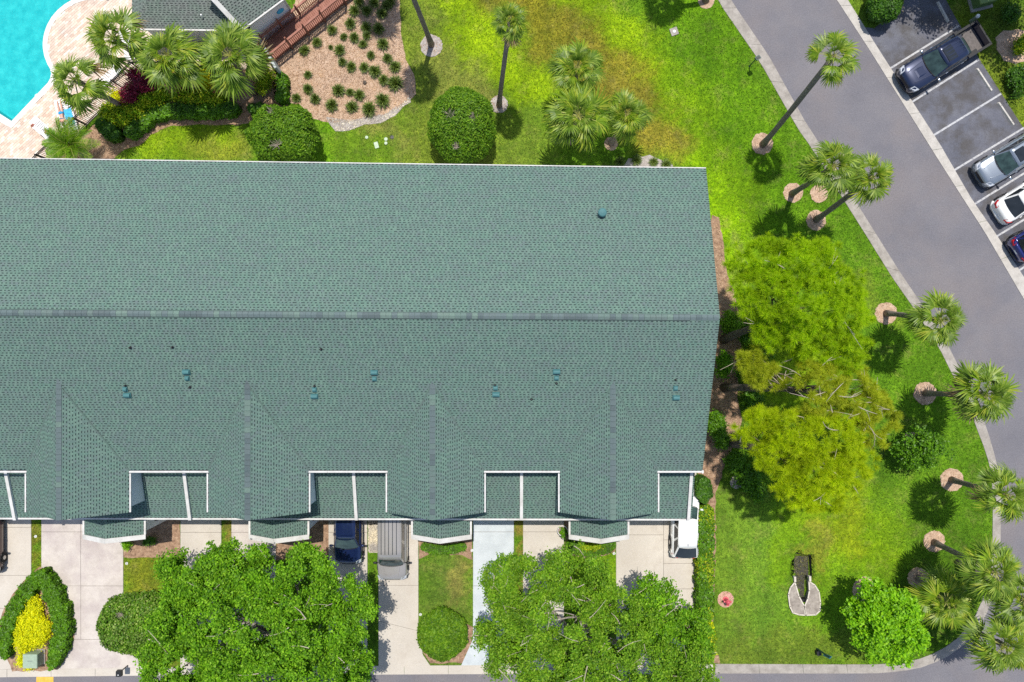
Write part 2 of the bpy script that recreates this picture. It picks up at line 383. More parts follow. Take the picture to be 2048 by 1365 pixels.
# --- lawn: one grid whose vertex tint says which turf grows where (bright swale, dry thatch, rye patches)
CHANNEL = pxpoly([(1589, 1112), (1597, 1108), (1622, 1112), (1624, 1150), (1619, 1165), (1619, 1185), (1608, 1214), (1592, 1172), (1587, 1150)])
LAWN_BLOBS = [   # polyline px, radius px, colour, weight
    ([(780, 20), (850, 120), (900, 200), (880, 330), (760, 310)], 105, (.150, .215, .028), .85),
    ([(720, 250), (800, 300)], 30, (.24, .215, .085), .5),
    ([(900, 120), (960, 260), (1030, 310)], 60, (.19, .225, .05), .7),
    ([(690, 310), (760, 330)], 55, (.115, .235, .012), .8),
    ([(1010, 260), (1080, 300)], 60, (.13, .23, .022), .75),
    ([(905, -30), (960, 70), (1060, 170)], 52, (.21, .345, .006), .95),
    ([(1120, -30), (1230, 60), (1330, 200), (1400, 300)], 62, (.20, .335, .005), .9),
    ([(1390, 300), (1440, 400), (1475, 480), (1480, 540)], 46, (.20, .385, .004), .95),
    ([(1010, -30), (1090, 40), (1170, 110), (1240, 190), (1310, 260)], 62, (.185, .182, .022), 1.0),
    ([(1130, 60), (1180, 140), (1290, 240), (1350, 300)], 36, (.205, .200, .03), .6),
    ([(1060, 0), (1110, 70)], 32, (.17, .185, .015), .7),
    ([(1400, 30), (1440, 200), (1560, 380), (1620, 470)], 92, (.095, .225, .006), .9),
    ([(1330, 120), (1420, 260), (1500, 420)], 34, (.14, .27, .006), .6),
    ([(1640, 480), (1750, 640), (1850, 760), (1930, 900), (1950, 1050)], 100, (.092, .215, .010), .9),
    ([(1700, 540), (1790, 640)], 25, (.145, .20, .03), .5),
    ([(1600, 700), (1560, 760)], 60, (.21, .345, .008), .8),
    ([(1460, 1010), (1460, 1300)], 60, (.135, .245, .026), .85),
    ([(1520, 1040), (1540, 1260)], 45, (.125, .25, .026), .8),
    ([(1580, 1000), (1570, 1120)], 34, (.155, .30, .010), .9),
    ([(1660, 1000), (1720, 1080), (1700, 1160)], 80, (.165, .30, .006), .9),
    ([(1690, 1030), (1700, 1090)], 40, (.22, .29, .012), .7),
    ([(1640, 1050), (1625, 1130)], 17, (.30, .26, .05), .45),
    ([(1700, 1190), (1640, 1250)], 60, (.125, .27, .012), .8),
    ([(1440, 1300), (1600, 1300), (1760, 1300)], 32, (.115, .175, .022), .75),
    ([(1900, 1130), (1840, 1240)], 70, (.055, .13, .008), .7),
    ([(290, 285), (360, 280), (420, 280)], 52, (.175, .295, .008), .95),
    ([(470, 300), (420, 310)], 40, (.19, .225, .03), .7),
    ([(640, 270), (650, 310)], 26, (.11, .26, .010), .9),
    ([(290, 1080), (290, 1330)], 60, (.155, .195, .018), .95),
    ([(890, 1140), (890, 1330)], 62, (.105, .185, .028), .95),
    ([(930, 1120), (920, 1180)], 30, (.19, .185, .06), .75),
    ([(1180, 1090), (1200, 1200)], 62, (.15, .29, .010), .95),
    ([(73, 1040), (73, 1150)], 14, (.145, .17, .02), 1.0),
    ([(452, 1040), (452, 1200)], 12, (.21, .185, .05), 1.0),
    ([(1037, 1040), (1037, 1200)], 12, (.21, .185, .045), 1.0),
    ([(1740, 10), (1730, 60)], 40, (.115, .20, .02), .9),
    ([(1940, 60), (1990, 160), (2060, 280)], 50, (.135, .20, .018), .9),
    ([(2030, 40), (2050, 140)], 60, (.085, .13, .018), .7),
    ([(1445, 640), (1450, 900)], 20, (.16, .13, .05), .6),
    ([(1485, 560), (1465, 470)], 16, (.20, .21, .08), .55),
]
def lawn_tint(xy):
    """xy in metres -> turf colour"""
    px = xy[:, 0] * FPX / CAM_H + 1024; py = -xy[:, 1] * FPX / CAM_H + 682.5
    # wobble the outlines so no zone ends in a clean curve
    wx = 13 * np.sin(px * .041 + py * .017) + 9 * np.sin(py * .093 - px * .021 + 1.3) + 4 * np.sin(px * .19 + py * .23)
    wy = 13 * np.sin(py * .037 - px * .013 + .7) + 9 * np.sin(px * .089 + py * .031) + 4 * np.sin(px * .27 - py * .17)
    wx = wx + 5 * np.sin(px * .61 + py * .37) + RNG.normal(0, 5, len(px)); wy = wy + 5 * np.sin(py * .57 - px * .43) + RNG.normal(0, 5, len(px))
    qx, qy = px + wx, py + wy
    c = np.tile(np.array([.092, .205, .012]), (len(px), 1))
    for line, r, colr, w in LAWN_BLOBS:
        d = np.full(len(px), 1e9)
        for (x1, y1), (x2, y2) in zip(line[:-1], line[1:]):
            dx, dy = x2 - x1, y2 - y1
            t = np.clip(((qx - x1) * dx + (qy - y1) * dy) / (dx * dx + dy * dy + 1e-9), 0, 1)
            d = np.minimum(d, np.hypot(qx - x1 - t * dx, qy - y1 - t * dy))
        a = w * np.clip(np.exp(-(d / r) ** 4 * .9), 0, 1)
        c = c * (1 - a[:, None]) + np.array(colr) * a[:, None]
    return c * np.array([1.20, 1.13, .95])

def lawn_material():
    m, N, L, b = _mat('turf'); _setp(b, .95, 0, .15)
    at = N.new('ShaderNodeAttribute'); at.attribute_name = 'tint'
    c = at.outputs['Color']
    f = _ramp(N, L, _noise(N, L, .8, 6, .7), [(.52, (0, 0, 0)), (.72, (.55, .55, .55))])
    c = _mix(N, L, f, c, (.23, .20, .07))
    f3 = _ramp(N, L, _noise(N, L, .33, 4, .6), [(.36, (.72, .76, .75)), (.64, (1.18, 1.14, 1.05))])
    c = _mix(N, L, 1.0, c, f3, 'MULTIPLY')
    ms = _noise(N, L, 1.0, 2, .5, stretch=(1.15, .07, 1.0, .0))
    c = _mix(N, L, 1.0, c, _ramp(N, L, ms, [(.38, (.90, .91, .92)), (.62, (1.11, 1.09, 1.06))]), 'MULTIPLY')
    g2 = _noise(N, L, 1.9, 4, .75)
    c = _mix(N, L, 1.0, c, _ramp(N, L, g2, [(.34, (.70, .74, .75)), (.66, (1.25, 1.2, 1.2))]), 'MULTIPLY')
    g = _noise(N, L, 4.2, 6, .95)
    c = _mix(N, L, 1.0, c, _ramp(N, L, g, [(.36, (.34, .40, .45)), (.64, (1.45, 1.38, 1.35))]), 'MULTIPLY')
    L.new(c, b.inputs['Base Color']); _bump(N, L, b, g, .6, .06)
    return m
M['turf'] = lawn_material()
nx, ny = 330, 230
gx = np.linspace(-46, 46, nx); gy = np.linspace(-32, 32, ny)
X, Y = np.meshgrid(gx, gy); xy = np.stack([X.ravel(), Y.ravel()], 1)
Z = np.zeros(len(xy))
Z[pip(xy, CHANNEL)] = -0.45
ii = np.arange(nx * ny).reshape(ny, nx)
F4 = np.stack([ii[:-1, :-1], ii[:-1, 1:], ii[1:, 1:], ii[1:, :-1]], -1).reshape(-1, 4)
# leave the swimming pool open
POOL_PX = [(-160, -120), (210, -120), (208, -8), (190, -10), (170, -8), (150, -2), (132, 8), (117, 20), (104, 35), (94, 53), (88, 72), (86, 92), (89, 112), (96, 130), (101, 138), (104, 152), (97, 166), (24, 243), (0, 228), (-160, 120)]
POOL = pxpoly(POOL_PX)
cen = xy[F4].mean(1)
POOL_WIDE = pxpoly([(-170, -130), (225, -130), (222, 6), (150, 14), (110, 60), (104, 95), (112, 135), (118, 152), (108, 172), (26, 262), (-4, 244), (-170, 136)])
F4 = F4[~pip(cen, POOL_WIDE)]
lawn = link('lawn', npmesh('lawn', np.column_stack([xy, Z]), F4, M['turf'], col=lawn_tint(xy))); lawn['kind'] = 'structure'

def ground(name, mb, mats, parent=None):
    o = mb.build(name, mats, parent)
    if parent is None: o['kind'] = 'structure'
    return o

# --- roads and parking
ROAD_L_OUT = [(1405, -60), (1440, 9), (1520, 125), (1597, 261), (1615, 285), (1685, 397), (1726, 462), (1783, 554), (1821, 608), (1878, 696), (1906, 753), (1935, 806), (1952, 855), (1968, 896), (1981, 937), (1985, 990), (1985, 1044), (1984, 1100), (1975, 1165), (1955, 1225), (1923, 1270), (1880, 1302), (1830, 1321), (1763, 1329), (1700, 1329), (1430, 1328)]
ROAD_L_IN = [(1428, -60), (1461, 0), (1537, 112), (1613, 249), (1631, 276), (1699, 384), (1740, 450), (1799, 544), (1837, 600), (1895, 690), (1924, 748), (1953, 803), (1972, 855), (1985, 896), (1995, 937), (2001, 990), (2001, 1044), (2000, 1104), (1991, 1172), (1970, 1236), (1935, 1284), (1888, 1318), (1834, 1338), (1764, 1346.5), (1700, 1347), (1430, 1347)]
BAND_L = [(1633, -60), (1673, 0), (1737, 98), (1861.5, 297), (1927, 400), (1969, 465), (2048, 600), (2130, 742)]
BAND_R = [(1658, -60), (1695, 0), (1756, 98), (1880, 290), (1943, 399), (1993, 471), (2069, 588), (2150, 730)]
road = ground('road', MB().sheet(pxpoly([(x - 3, y) for x, y in ROAD_L_IN[:-1]][:18] + [(x, y - 3) for x, y in ROAD_L_IN[18:]] + [(0, 1349), (-400, 1350), (-400, 1600), (2500, 1600), (2500, 1000), (2134, 745)] + [(x + 3, y) for x, y in reversed(BAND_L)]), .006), M['asphalt'])
LOT = [(1693, 2), (1728, 55), (1748, 57), (1762, 47), (1778, 45), (1793, 38), (1800, 22), (1802, 0), (1800, -60), (1880, -60), (1888, -8), (1902, 20), (1918, 48), (1958, 118), (2003, 188), (2050, 262), (2140, 402), (2240, 560), (2240, 740), (2148, 733), (2067, 590), (1991, 473), (1941, 401), (1878, 292), (1754, 100)]
lot = ground('parking_lot', MB().sheet(pxpoly(LOT), .011), M['asphalt_lot'])
EXCL += [pxpoly(ROAD_L_OUT + [(0, 1330), (-400, 1330), (-400, 1600), (2500, 1600), (2500, 900), (2150, 730)] + list(reversed(BAND_R))), pxpoly(LOT)]
LINES = [((1781, 137), (1918, 52)), ((1823, 205), (1957, 120)), ((1865.5, 272), (2002, 188)), ((1908, 341), (2048, 256)), ((1950, 408), (2090, 321)), ((1992, 474), (2132, 388)), ((2035, 543), (2175, 456))]
for a, b in LINES:
    A, B = P(*a), P(*b); d = (B - A).normalized(); n = Vector((-d.y, d.x, 0)) * .065
    MB().sheet([(A - n)[:2], (B - n)[:2], (B + n)[:2], (A + n)[:2]], .015).build('painted_line', M['line_paint'], lot)
WSTOP = [((1874, 5), (1896, 46)), ((1952, 138), (1982, 184)), ((1995, 206), (2026, 252)), ((2038, 278), (2068, 326)), ((2081, 346), (2111, 394))]
WS_LAB = ['concrete wheel stop in the empty bay left of the black pickup, half in tree shade', 'concrete wheel stop in the empty bay just right of the black pickup', 'concrete wheel stop in the empty bay beside the silver grey car', 'concrete wheel stop beyond the silver grey car', 'concrete wheel stop beyond the white sedan']
for (a, b), lb in zip(WSTOP[:3], WS_LAB):
    A, B = P(*a), P(*b); c = (A + B) / 2; d = B - A; Lw = d.length; m = MB()
    m.add([(-Lw / 2, -.09, 0), (Lw / 2, -.09, 0), (Lw / 2, .09, 0), (-Lw / 2, .09, 0), (-Lw / 2 + .05, -.05, .13), (Lw / 2 - .05, -.05, .13), (Lw / 2 - .05, .05, .13), (-Lw / 2 + .05, .05, .13)],
          [(3, 2, 1, 0), (4, 5, 6, 7), (0, 1, 5, 4), (1, 2, 6, 5), (2, 3, 7, 6), (3, 0, 4, 7)])
    o = m.build('wheel_stop', M['wheel_stop'], None, (c.x, c.y, .012), math.atan2(d.y, d.x))
    tag(o, lb, 'wheel stop', 'wheel stops in the parking bays')
    for s in (-1, 1):
        MB().lathe([(.02, 0), (.02, .012), (.012, .016)], 8, (s * Lw * .35, 0, .128)).build('steel_pin', M['dark_metal'], o)

def resample(pts, n):
    p = np.array([P(*q)[:2] for q in pts]); s = np.r_[0, np.cumsum(np.hypot(*np.diff(p, axis=0).T))]
    t = np.linspace(0, s[-1], n); return np.column_stack([np.interp(t, s, p[:, 0]), np.interp(t, s, p[:, 1])]), s[-1]
def curb(name, Lp, Rp, seg, mat, h=.035):
    root = bpy.data.objects.new(name, None); COL.objects.link(root); root['kind'] = 'structure'
    _, ln = resample(Lp, 2); n = max(2, int(round(ln / seg))); sub = 3
    a, _ = resample(Lp, n * sub + 1); b, _ = resample(Rp, n * sub + 1)
    for i in range(n):
        A = a[i * sub:(i + 1) * sub + 1].copy(); B = b[i * sub:(i + 1) * sub + 1].copy()
        for q in (A, B):                                   # 12 mm open joint between pours
            d0 = unit(q[1] - q[0]); q[0] += d0 * .010; d1 = unit(q[-1] - q[-2]); q[-1] -= d1 * .010
        poly = [tuple(x) for x in A] + [tuple(x) for x in B[::-1]]
        jz = h + random.uniform(-.004, .004)
        MB().prism(poly, -.05, jz).build('curb_segment', mat, root)
    return root
curb('road_curb', ROAD_L_OUT, ROAD_L_IN, 2.95, M['curb_concrete'])
curb('parking_curb', BAND_L, BAND_R, 3.0, M['curb_light'])
curb('street_curb', [(1426, 1329), (1200, 1329), (900, 1331), (600, 1333), (300, 1335), (0, 1339), (-250, 1342)], [(1426, 1347), (1200, 1347.5), (900, 1348.5), (600, 1350), (300, 1351), (0, 1354.5), (-250, 1358)], 3.05, M['concrete'])
MB().sheet(pxpoly([(73, 1354), (107, 1354), (108, 1440), (72, 1440)]), .012).build('painted_stripe', M['yellow_paint'], road)

# --- driveways, poured in slabs with open joints
def driveway(name, label, slabs, mat):
    root = bpy.data.objects.new(name, None); COL.objects.link(root); root['kind'] = 'structure'
    jb = MB()
    for k_, poly in enumerate(slabs):
        g_ = [(x, y + (6 if y > 1320 else 0)) for x, y in poly]; jb.sheet(pxpoly(g_), .010 + .0006 * k_)
    jb.build('joint_filler', plain('joint_filler', (.20, .175, .15), .95, var=.3), root)
    for poly in slabs:
        poly = [(x, y + (4.5 if y > 1320 else 0)) for x, y in poly]
        q = np.array(pxpoly(poly)); c = q.mean(0); q = c + (q - c) * (1 - .014 / (np.abs(q - c).max(0) + 1e-6))
        EXCL.append(pxpoly(poly))
        MB().prism([tuple(v) for v in q], -.05, .03 + random.uniform(-.004, .004)).build('concrete_slab', mat, root)
    return root
def rect(x0, y0, x1, y1): return [(x0, y0), (x1, y0), (x1, y1), (x0, y1)]
driveway('driveway', '', [rect(-80, 1000, 63, 1055), rect(-80, 1055, 63, 1151), [(-80, 1151), (63, 1151), (63, 1165), (20, 1217), (-80, 1217)], [(-80, 1217), (20, 1217), (6, 1245), (0, 1290), (6, 1300), (27, 1334), (-80, 1337)]], M['concrete'])
driveway('driveway', '', [rect(83, 1000, 162, 1064), rect(162, 1000, 247, 1064), rect(83, 1064, 162, 1172), rect(162, 1064, 247, 1172), [(83, 1172), (162, 1172), (162, 1279), (149, 1279), (148, 1238), (84, 1150)], rect(162, 1172, 247, 1279), [(149, 1279), (260, 1279), (290, 1333), (118, 1334)]], M['concrete_pink'])
driveway('driveway', '', [rect(361, 1000, 443, 1065), rect(361, 1065, 443, 1190), rect(361, 1190, 443, 1332)], M['concrete'])
driveway('driveway', '', [rect(463, 1000, 552, 1065), rect(463, 1065, 552, 1190), rect(463, 1190, 552, 1331)], M['concrete_pink'])
driveway('driveway', '', [rect(657, 1000, 735, 1065), rect(657, 1065, 735, 1190), rect(657, 1190, 735, 1331)], M['concrete'])
driveway('driveway', '', [rect(757, 1000, 837, 1065), rect(757, 1065, 837, 1171), [(757, 1171), (837, 1171), (837, 1262), (757, 1242)], [(757, 1242), (837, 1262), (846, 1310), (862, 1329), (757, 1330)]], M['concrete'])
driveway('driveway', '', [rect(946, 1000, 1028, 1064), rect(946, 1064, 1028, 1172), [(946, 1172), (1028, 1172), (1028, 1329), (921, 1329), (946, 1278)]], M['concrete_blue'])
driveway('driveway', '', [rect(1046, 1000, 1128, 1064), rect(1046, 1064, 1128, 1180), rect(1046, 1180, 1128, 1329)], M['concrete'])
driveway('driveway', '', [rect(1232, 1000, 1327, 1070), rect(1232, 1070, 1327, 1180), rect(1232, 1180, 1327, 1328), rect(1327, 940, 1393, 1080), rect(1327, 1080, 1393, 1127), rect(1327, 1127, 1393, 1178), rect(1327, 1178, 1393, 1328)], M['concrete'])

# --- planting beds and bare soil
def bed(name, poly, mat, z=.02, smooth_n=0):
    q = pxpoly(poly)
    # ragged outline
    out = []
    for i in range(len(q)):
        a, b = np.array(q[i]), np.array(q[(i + 1) % len(q)]); L_ = np.hypot(*(b - a)); k = max(1, int(L_ / .35))
        for j in range(k):
            p = a + (b - a) * j / k; out.append(tuple(p + RNG.normal(0, .035, 2)))
    EXCL.append(q)
    o = MB().prism(out, -.03, z).build(name, mat); o['kind'] = 'structure'; return o, q
CHIP_BEDS = []
b1, q = bed('mulch_bed', [(545, 128), (700, -10), (700, -60), (790, -60), (800, 5), (802, 70), (812, 120), (828, 150), (832, 190), (800, 215), (768, 230), (720, 240), (665, 248), (625, 236), (600, 210), (570, 205), (548, 200)], M['mulch']); CHIP_BEDS.append((q, 15000))
b4, q = bed('mulch_bed', [(528, 96), (556, 60), (588, 14), (600, -60), (706, -60), (706, -14), (545, 130)], M['mulch'], .016); CHIP_BEDS.append((q, 3000))
bed('sand_border', [(652, 236), (690, 240), (720, 238), (768, 228), (800, 212), (820, 190), (822, 205), (806, 214), (790, 232), (760, 248), (730, 250), (700, 262), (672, 262), (660, 250)], M['sand_shell'], .026)
b2, q = bed('mulch_bed', [(96, 330), (172, 268), (200, 235), (282, 146), (545, 140), (560, 140), (578, 180), (575, 212), (540, 238), (475, 250), (400, 250), (335, 253), (300, 270), (280, 292), (245, 300), (215, 330)], M['bark_mulch']); CHIP_BEDS.append((q, 5000))
b3, q = bed('mulch_bed', [(1424, 430), (1438, 436), (1446, 480), (1452, 540), (1470, 590), (1482, 650), (1482, 720), (1474, 790), (1484, 840), (1474, 880), (1452, 920), (1440, 965), (1428, 990), (1395, 990), (1395, 900), (1410, 700), (1405, 500)], M['bark_mulch']); CHIP_BEDS.append((q, 3500))
bed('mulch_bed', rect(247, 1000, 361, 1116), M['bark_mulch'])
bed('mulch_bed', rect(552, 1000, 657, 1120), M['bark_mulch'])
bed('gravel_strip', rect(736, 1000, 756, 1106), M['gravel'], .03)
bed('mulch_bed', [(838, 1000), (945, 1000), (945, 1120), (925, 1113), (890, 1108), (860, 1108), (838, 1118)], M['bark_mulch'])
bed('mulch_bed', [(1129, 1000), (1231, 1000), (1231, 1104), (1212, 1110), (1180, 1116), (1150, 1112), (1129, 1106)], M['bark_mulch'])
bed('mulch_bed', [(80, 1133), (90, 1137), (120, 1184), (150, 1238), (151, 1270), (140, 1300), (117, 1341), (26, 1342), (0, 1290), (-8, 1260), (10, 1215), (40, 1170)], M['bark_mulch'], .045)
bed('mulch_bed', [(846, 1304), (860, 1327), (922, 1327), (944, 1292), (946, 1255), (936, 1250), (925, 1300), (885, 1318)], M['bark_mulch'], .012)
bed('mulch_bed', [(1394, 950), (1432, 950), (1431, 1100), (1426, 1290), (1440, 1326), (1400, 1327)], M['bark_mulch'], .014)
bed('mulch_bed', [(1800, -60), (1805, 0), (1800, 28), (1790, 37), (1775, 42), (1745, 20), (1740, -60)], M['mulch'], .02)
bed('mulch_bed', [(1992, 76), (2006, 62), (2035, 60), (2080, 70), (2080, 120), (2030, 128), (2008, 122), (1994, 100)], M['mulch'], .02)
bed('sand_border', [(1255, 318), (1300, 310), (1345, 330), (1345, 345), (1240, 345)], M['sand_shell'])

def ring(px, py, r, mat='mulch', z=.03, sx=1.0):
    c = P(px, py); n = 40; r *= .93
    o = MB().prism([(c.x + r * sx * math.cos(2 * math.pi * i / n) * random.uniform(.94, 1.06), c.y + r * math.sin(2 * math.pi * i / n) * random.uniform(.94, 1.06)) for i in range(n)], -.02, z).build('mulch_ring', M[mat]); o['kind'] = 'structure'
    EXCL.append([(c.x + r * math.cos(2 * math.pi * i / 12), c.y + r * math.sin(2 * math.pi * i / 12)) for i in range(12)])
    CHIP_BEDS.append(([(c.x + r * .97 * math.cos(2 * math.pi * i / 30), c.y + r * .97 * math.sin(2 * math.pi * i / 30)) for i in range(30)], int(240 * r * r)))
for a in [(1524, 288, .80), (1586, 386, .72), (1638, 388, .66), (1632, 441, .74), (1772, 627, .82), (1850, 787, .85), (1903, 960, .86), (1868, 1083, .80), (1836, 1156, .78), (1836, 1214, .8), (1730, 1180, .95), (1824, 880, .6), (1412, 2, .6), (1222, 288, .5)]:
    ring(*a)
ring(998, 209, .66, 'sand_shell'); ring(863, 92, .82, 'sand_shell', .03, 1.0); ring(1473, 965, .5, 'sand_shell')
for a in ((1474, 965), ): pass

# --- loose chips on the beds: real slivers lying about
allC, allF = [], []; off = 0
for poly, n in CHIP_BEDS:
    q = np.array(poly); lo, hi = q.min(0), q.max(0)
    p = RNG.uniform(lo, hi, (n * 2, 2)); p = p[pip(p, poly)][:n]
    p = p[(np.abs(p[:, 0]) < 37) & (np.abs(p[:, 1]) < 25)]
    k = len(p)
    if not k: continue
    Nn = unit(RNG.normal(0, .45, (k, 3)) + np.array([0, 0, 1]))
    V, Fq = leaves(np.column_stack([p, RNG.uniform(.04, .06, k)]), Nn, RNG.uniform(.045, .14, k), RNG.uniform(.02, .05, k))
    allC.append(V); allF.append(Fq + off); off += len(V)
o = link('bark_chips', npmesh('bark_chips', np.concatenate(allC), np.concatenate(allF), M['mulch_chip'])); o['kind'] = 'stuff'

# ================================================================== POOL
zt = -.10; basin = MB()
n = len(POOL); pc = POOL
area = sum(pc[i][0] * pc[(i + 1) % n][1] - pc[(i + 1) % n][0] * pc[i][1] for i in range(n))
if area < 0: pc = pc[::-1]
basin.sheet(pc, -1.25)
basin.add([(x, y, -1.25) for x, y in pc] + [(x, y, .02) for x, y in pc], [[i, n + i, n + (i + 1) % n, (i + 1) % n] for i in range(n)])
m, N, L, b = _mat('pool_plaster'); _setp(b, .7, 0, .3)
cz = _ramp(N, L, _noise(N, L, 1.6, 3, .5), [(.35, (.035, .42, .44)), (.65, (.075, .52, .52))]); L.new(cz, b.inputs['Base Color'])
ground('pool_basin', basin, m)
mw = bpy.data.materials.new('pool_water'); mw.use_nodes = True; N = mw.node_tree.nodes; L = mw.node_tree.links; N.clear()
tr = N.new('ShaderNodeBsdfTransparent')
tn = _ramp(N, L, _noise(N, L, 5.0, 3, .6), [(.32, (.50, .90, .93)), (.55, (.62, .96, .98)), (.72, (.80, 1.0, 1.0))]); L.new(tn, tr.inputs[0])
gl = N.new('ShaderNodeBsdfGlossy'); gl.inputs['Roughness'].default_value = .08
fr = N.new('ShaderNodeFresnel'); fr.inputs[0].default_value = 1.33
bp = N.new('ShaderNodeBump'); bp.inputs['Strength'].default_value = .35; bp.inputs['Distance'].default_value = .05
L.new(_noise(N, L, 4.5, 3, .6), bp.inputs['Height']); L.new(bp.outputs[0], fr.inputs['Normal']); L.new(bp.outputs[0], gl.inputs['Normal'])
mx = N.new('ShaderNodeMixShader'); out = N.new('ShaderNodeOutputMaterial')
L.new(fr.outputs[0], mx.inputs[0]); L.new(tr.outputs[0], mx.inputs[1]); L.new(gl.outputs[0], mx.inputs[2]); L.new(mx.outputs[0], out.inputs[0])
ground('pool_water', MB().sheet([(x, y) for x, y in pc], zt), mw)

# coping: white band of cast pieces round the edge, outer edge offset outwards
edge_in = POOL_PX[2:19]
def offset_px(line, d):
    res = []
    for i, (x, y) in enumerate(line):
        x0, y0 = line[max(0, i - 1)]; x1, y1 = line[min(len(line) - 1, i + 1)]
        tx, ty = x1 - x0, y1 - y0; l = math.hypot(tx, ty) or 1
        res.append((x + ty / l * d * -1, y + tx / l * d))
    return res
# the deck lies on the right of the line when walking from top to bottom
edge_out = offset_px(edge_in, -9.5); edge_out[0] = (208, 3); edge_out[-3] = (106, 172); edge_out[-2] = (24, 257); edge_out[-1] = (-2, 243)
cop = bpy.data.objects.new('pool_coping', None); COL.objects.link(cop); cop['kind'] = 'structure'
def copings(a, b, seg):
    _, ln = resample(a, 2); n = max(1, int(ln / seg)); A, _ = resample(a, n * 2 + 1); B, _ = resample(b, n * 2 + 1)
    for i in range(n):
        q = [tuple(x) for x in A[2 * i:2 * i + 3]] + [tuple(x) for x in B[2 * i:2 * i + 3][::-1]]
        c = np.mean(q, 0); q = [tuple(c + (np.array(v) - c) * .992) for v in q]
        MB().prism(q, -.12, .055).build('coping_stone', M['coping'], cop)
copings(edge_in[:12], edge_out[:12], .62); copings(edge_in[11:15], edge_out[11:15], .62); copings([(24, 243), (0, 228), (-160, 120)], [(24, 257), (-2, 243), (-170, 136)], .62)
copings([edge_in[-3], (24, 243)], [edge_out[-3], (24, 257)], .62)
# depth marker tiles with dark strokes too worn to read
for (x, y, a) in ((140, 11, .35), (97, 96, 1.45), (76, 194, -.85)):
    c = P(x, y); t = MB().box((0, 0, 0), (.36, .20, .02)).build('marker_tile', M['fabric_white'], cop, (c.x, c.y, .052), a)
    for k in (-.09, 0, .09):
        MB().box((k, 0, .012), (.022, .11, .006)).build('dark_stroke', M['black_plastic'], t)

# paver deck
DECK = [(-160, 330), (94, 330), (172, 253), (284, 142), (545, 138), (540, 60), (470, 50), (268, 50), (268, -120), (222, -120), (218, 2)] + [(x, y) for x, y in edge_out[1:]] + [(-160, 140)]
deck_poly = pxpoly(DECK); EXCL.append(deck_poly); EXCL.append(POOL)
deck = ground('pool_deck', MB().prism(deck_poly, -.2, .03), M['paver_base'])
pw, ph = .28, .14
ang = math.radians(42); ca, sa = math.cos(ang), math.sin(ang)
pv, pf = [], []; cnt = 0; cells = []
for i in range(-90, 90):
    for j in range(-150, 150):
        u = i * .300 + (.15 if j % 2 else 0); v = j * .155
        cells.append((u, v))
cells = np.array(cells); c0 = np.array(P(180, 150)[:2])
pts = c0 + np.column_stack([cells[:, 0] * ca - cells[:, 1] * sa, cells[:, 0] * sa + cells[:, 1] * ca])
ok = pip(pts, deck_poly) & (pts[:, 0] > -37.5) & (pts[:, 1] < 26)
pts = pts[ok]; k = len(pts)
ax = np.array([ca, sa]) * .143; ay = np.array([-sa, ca]) * .0705
zz = .046 + RNG.uniform(-.003, .003, k)
def corner(sx, sy, zf): return np.column_stack([pts + sx * ax + sy * ay, zf])
V = np.stack([corner(-1, -1, zz), corner(1, -1, zz), corner(1, 1, zz), corner(-1, 1, zz), corner(-1.06, -1.1, zz * 0 + .028), corner(1.06, -1.1, zz * 0 + .028), corner(1.06, 1.1, zz * 0 + .028), corner(-1.06, 1.1, zz * 0 + .028)], 1).reshape(-1, 3)
base = np.arange(k)[:, None, None] * 8
Fp = (base + np.array([[0, 1, 2, 3], [4, 5, 1, 0], [5, 6, 2, 1], [6, 7, 3, 2], [7, 4, 0, 3]])[None]).reshape(-1, 4)
o = link('paver', npmesh('paver', V, Fp, M['paver']), deck); o['kind'] = 'stuff'
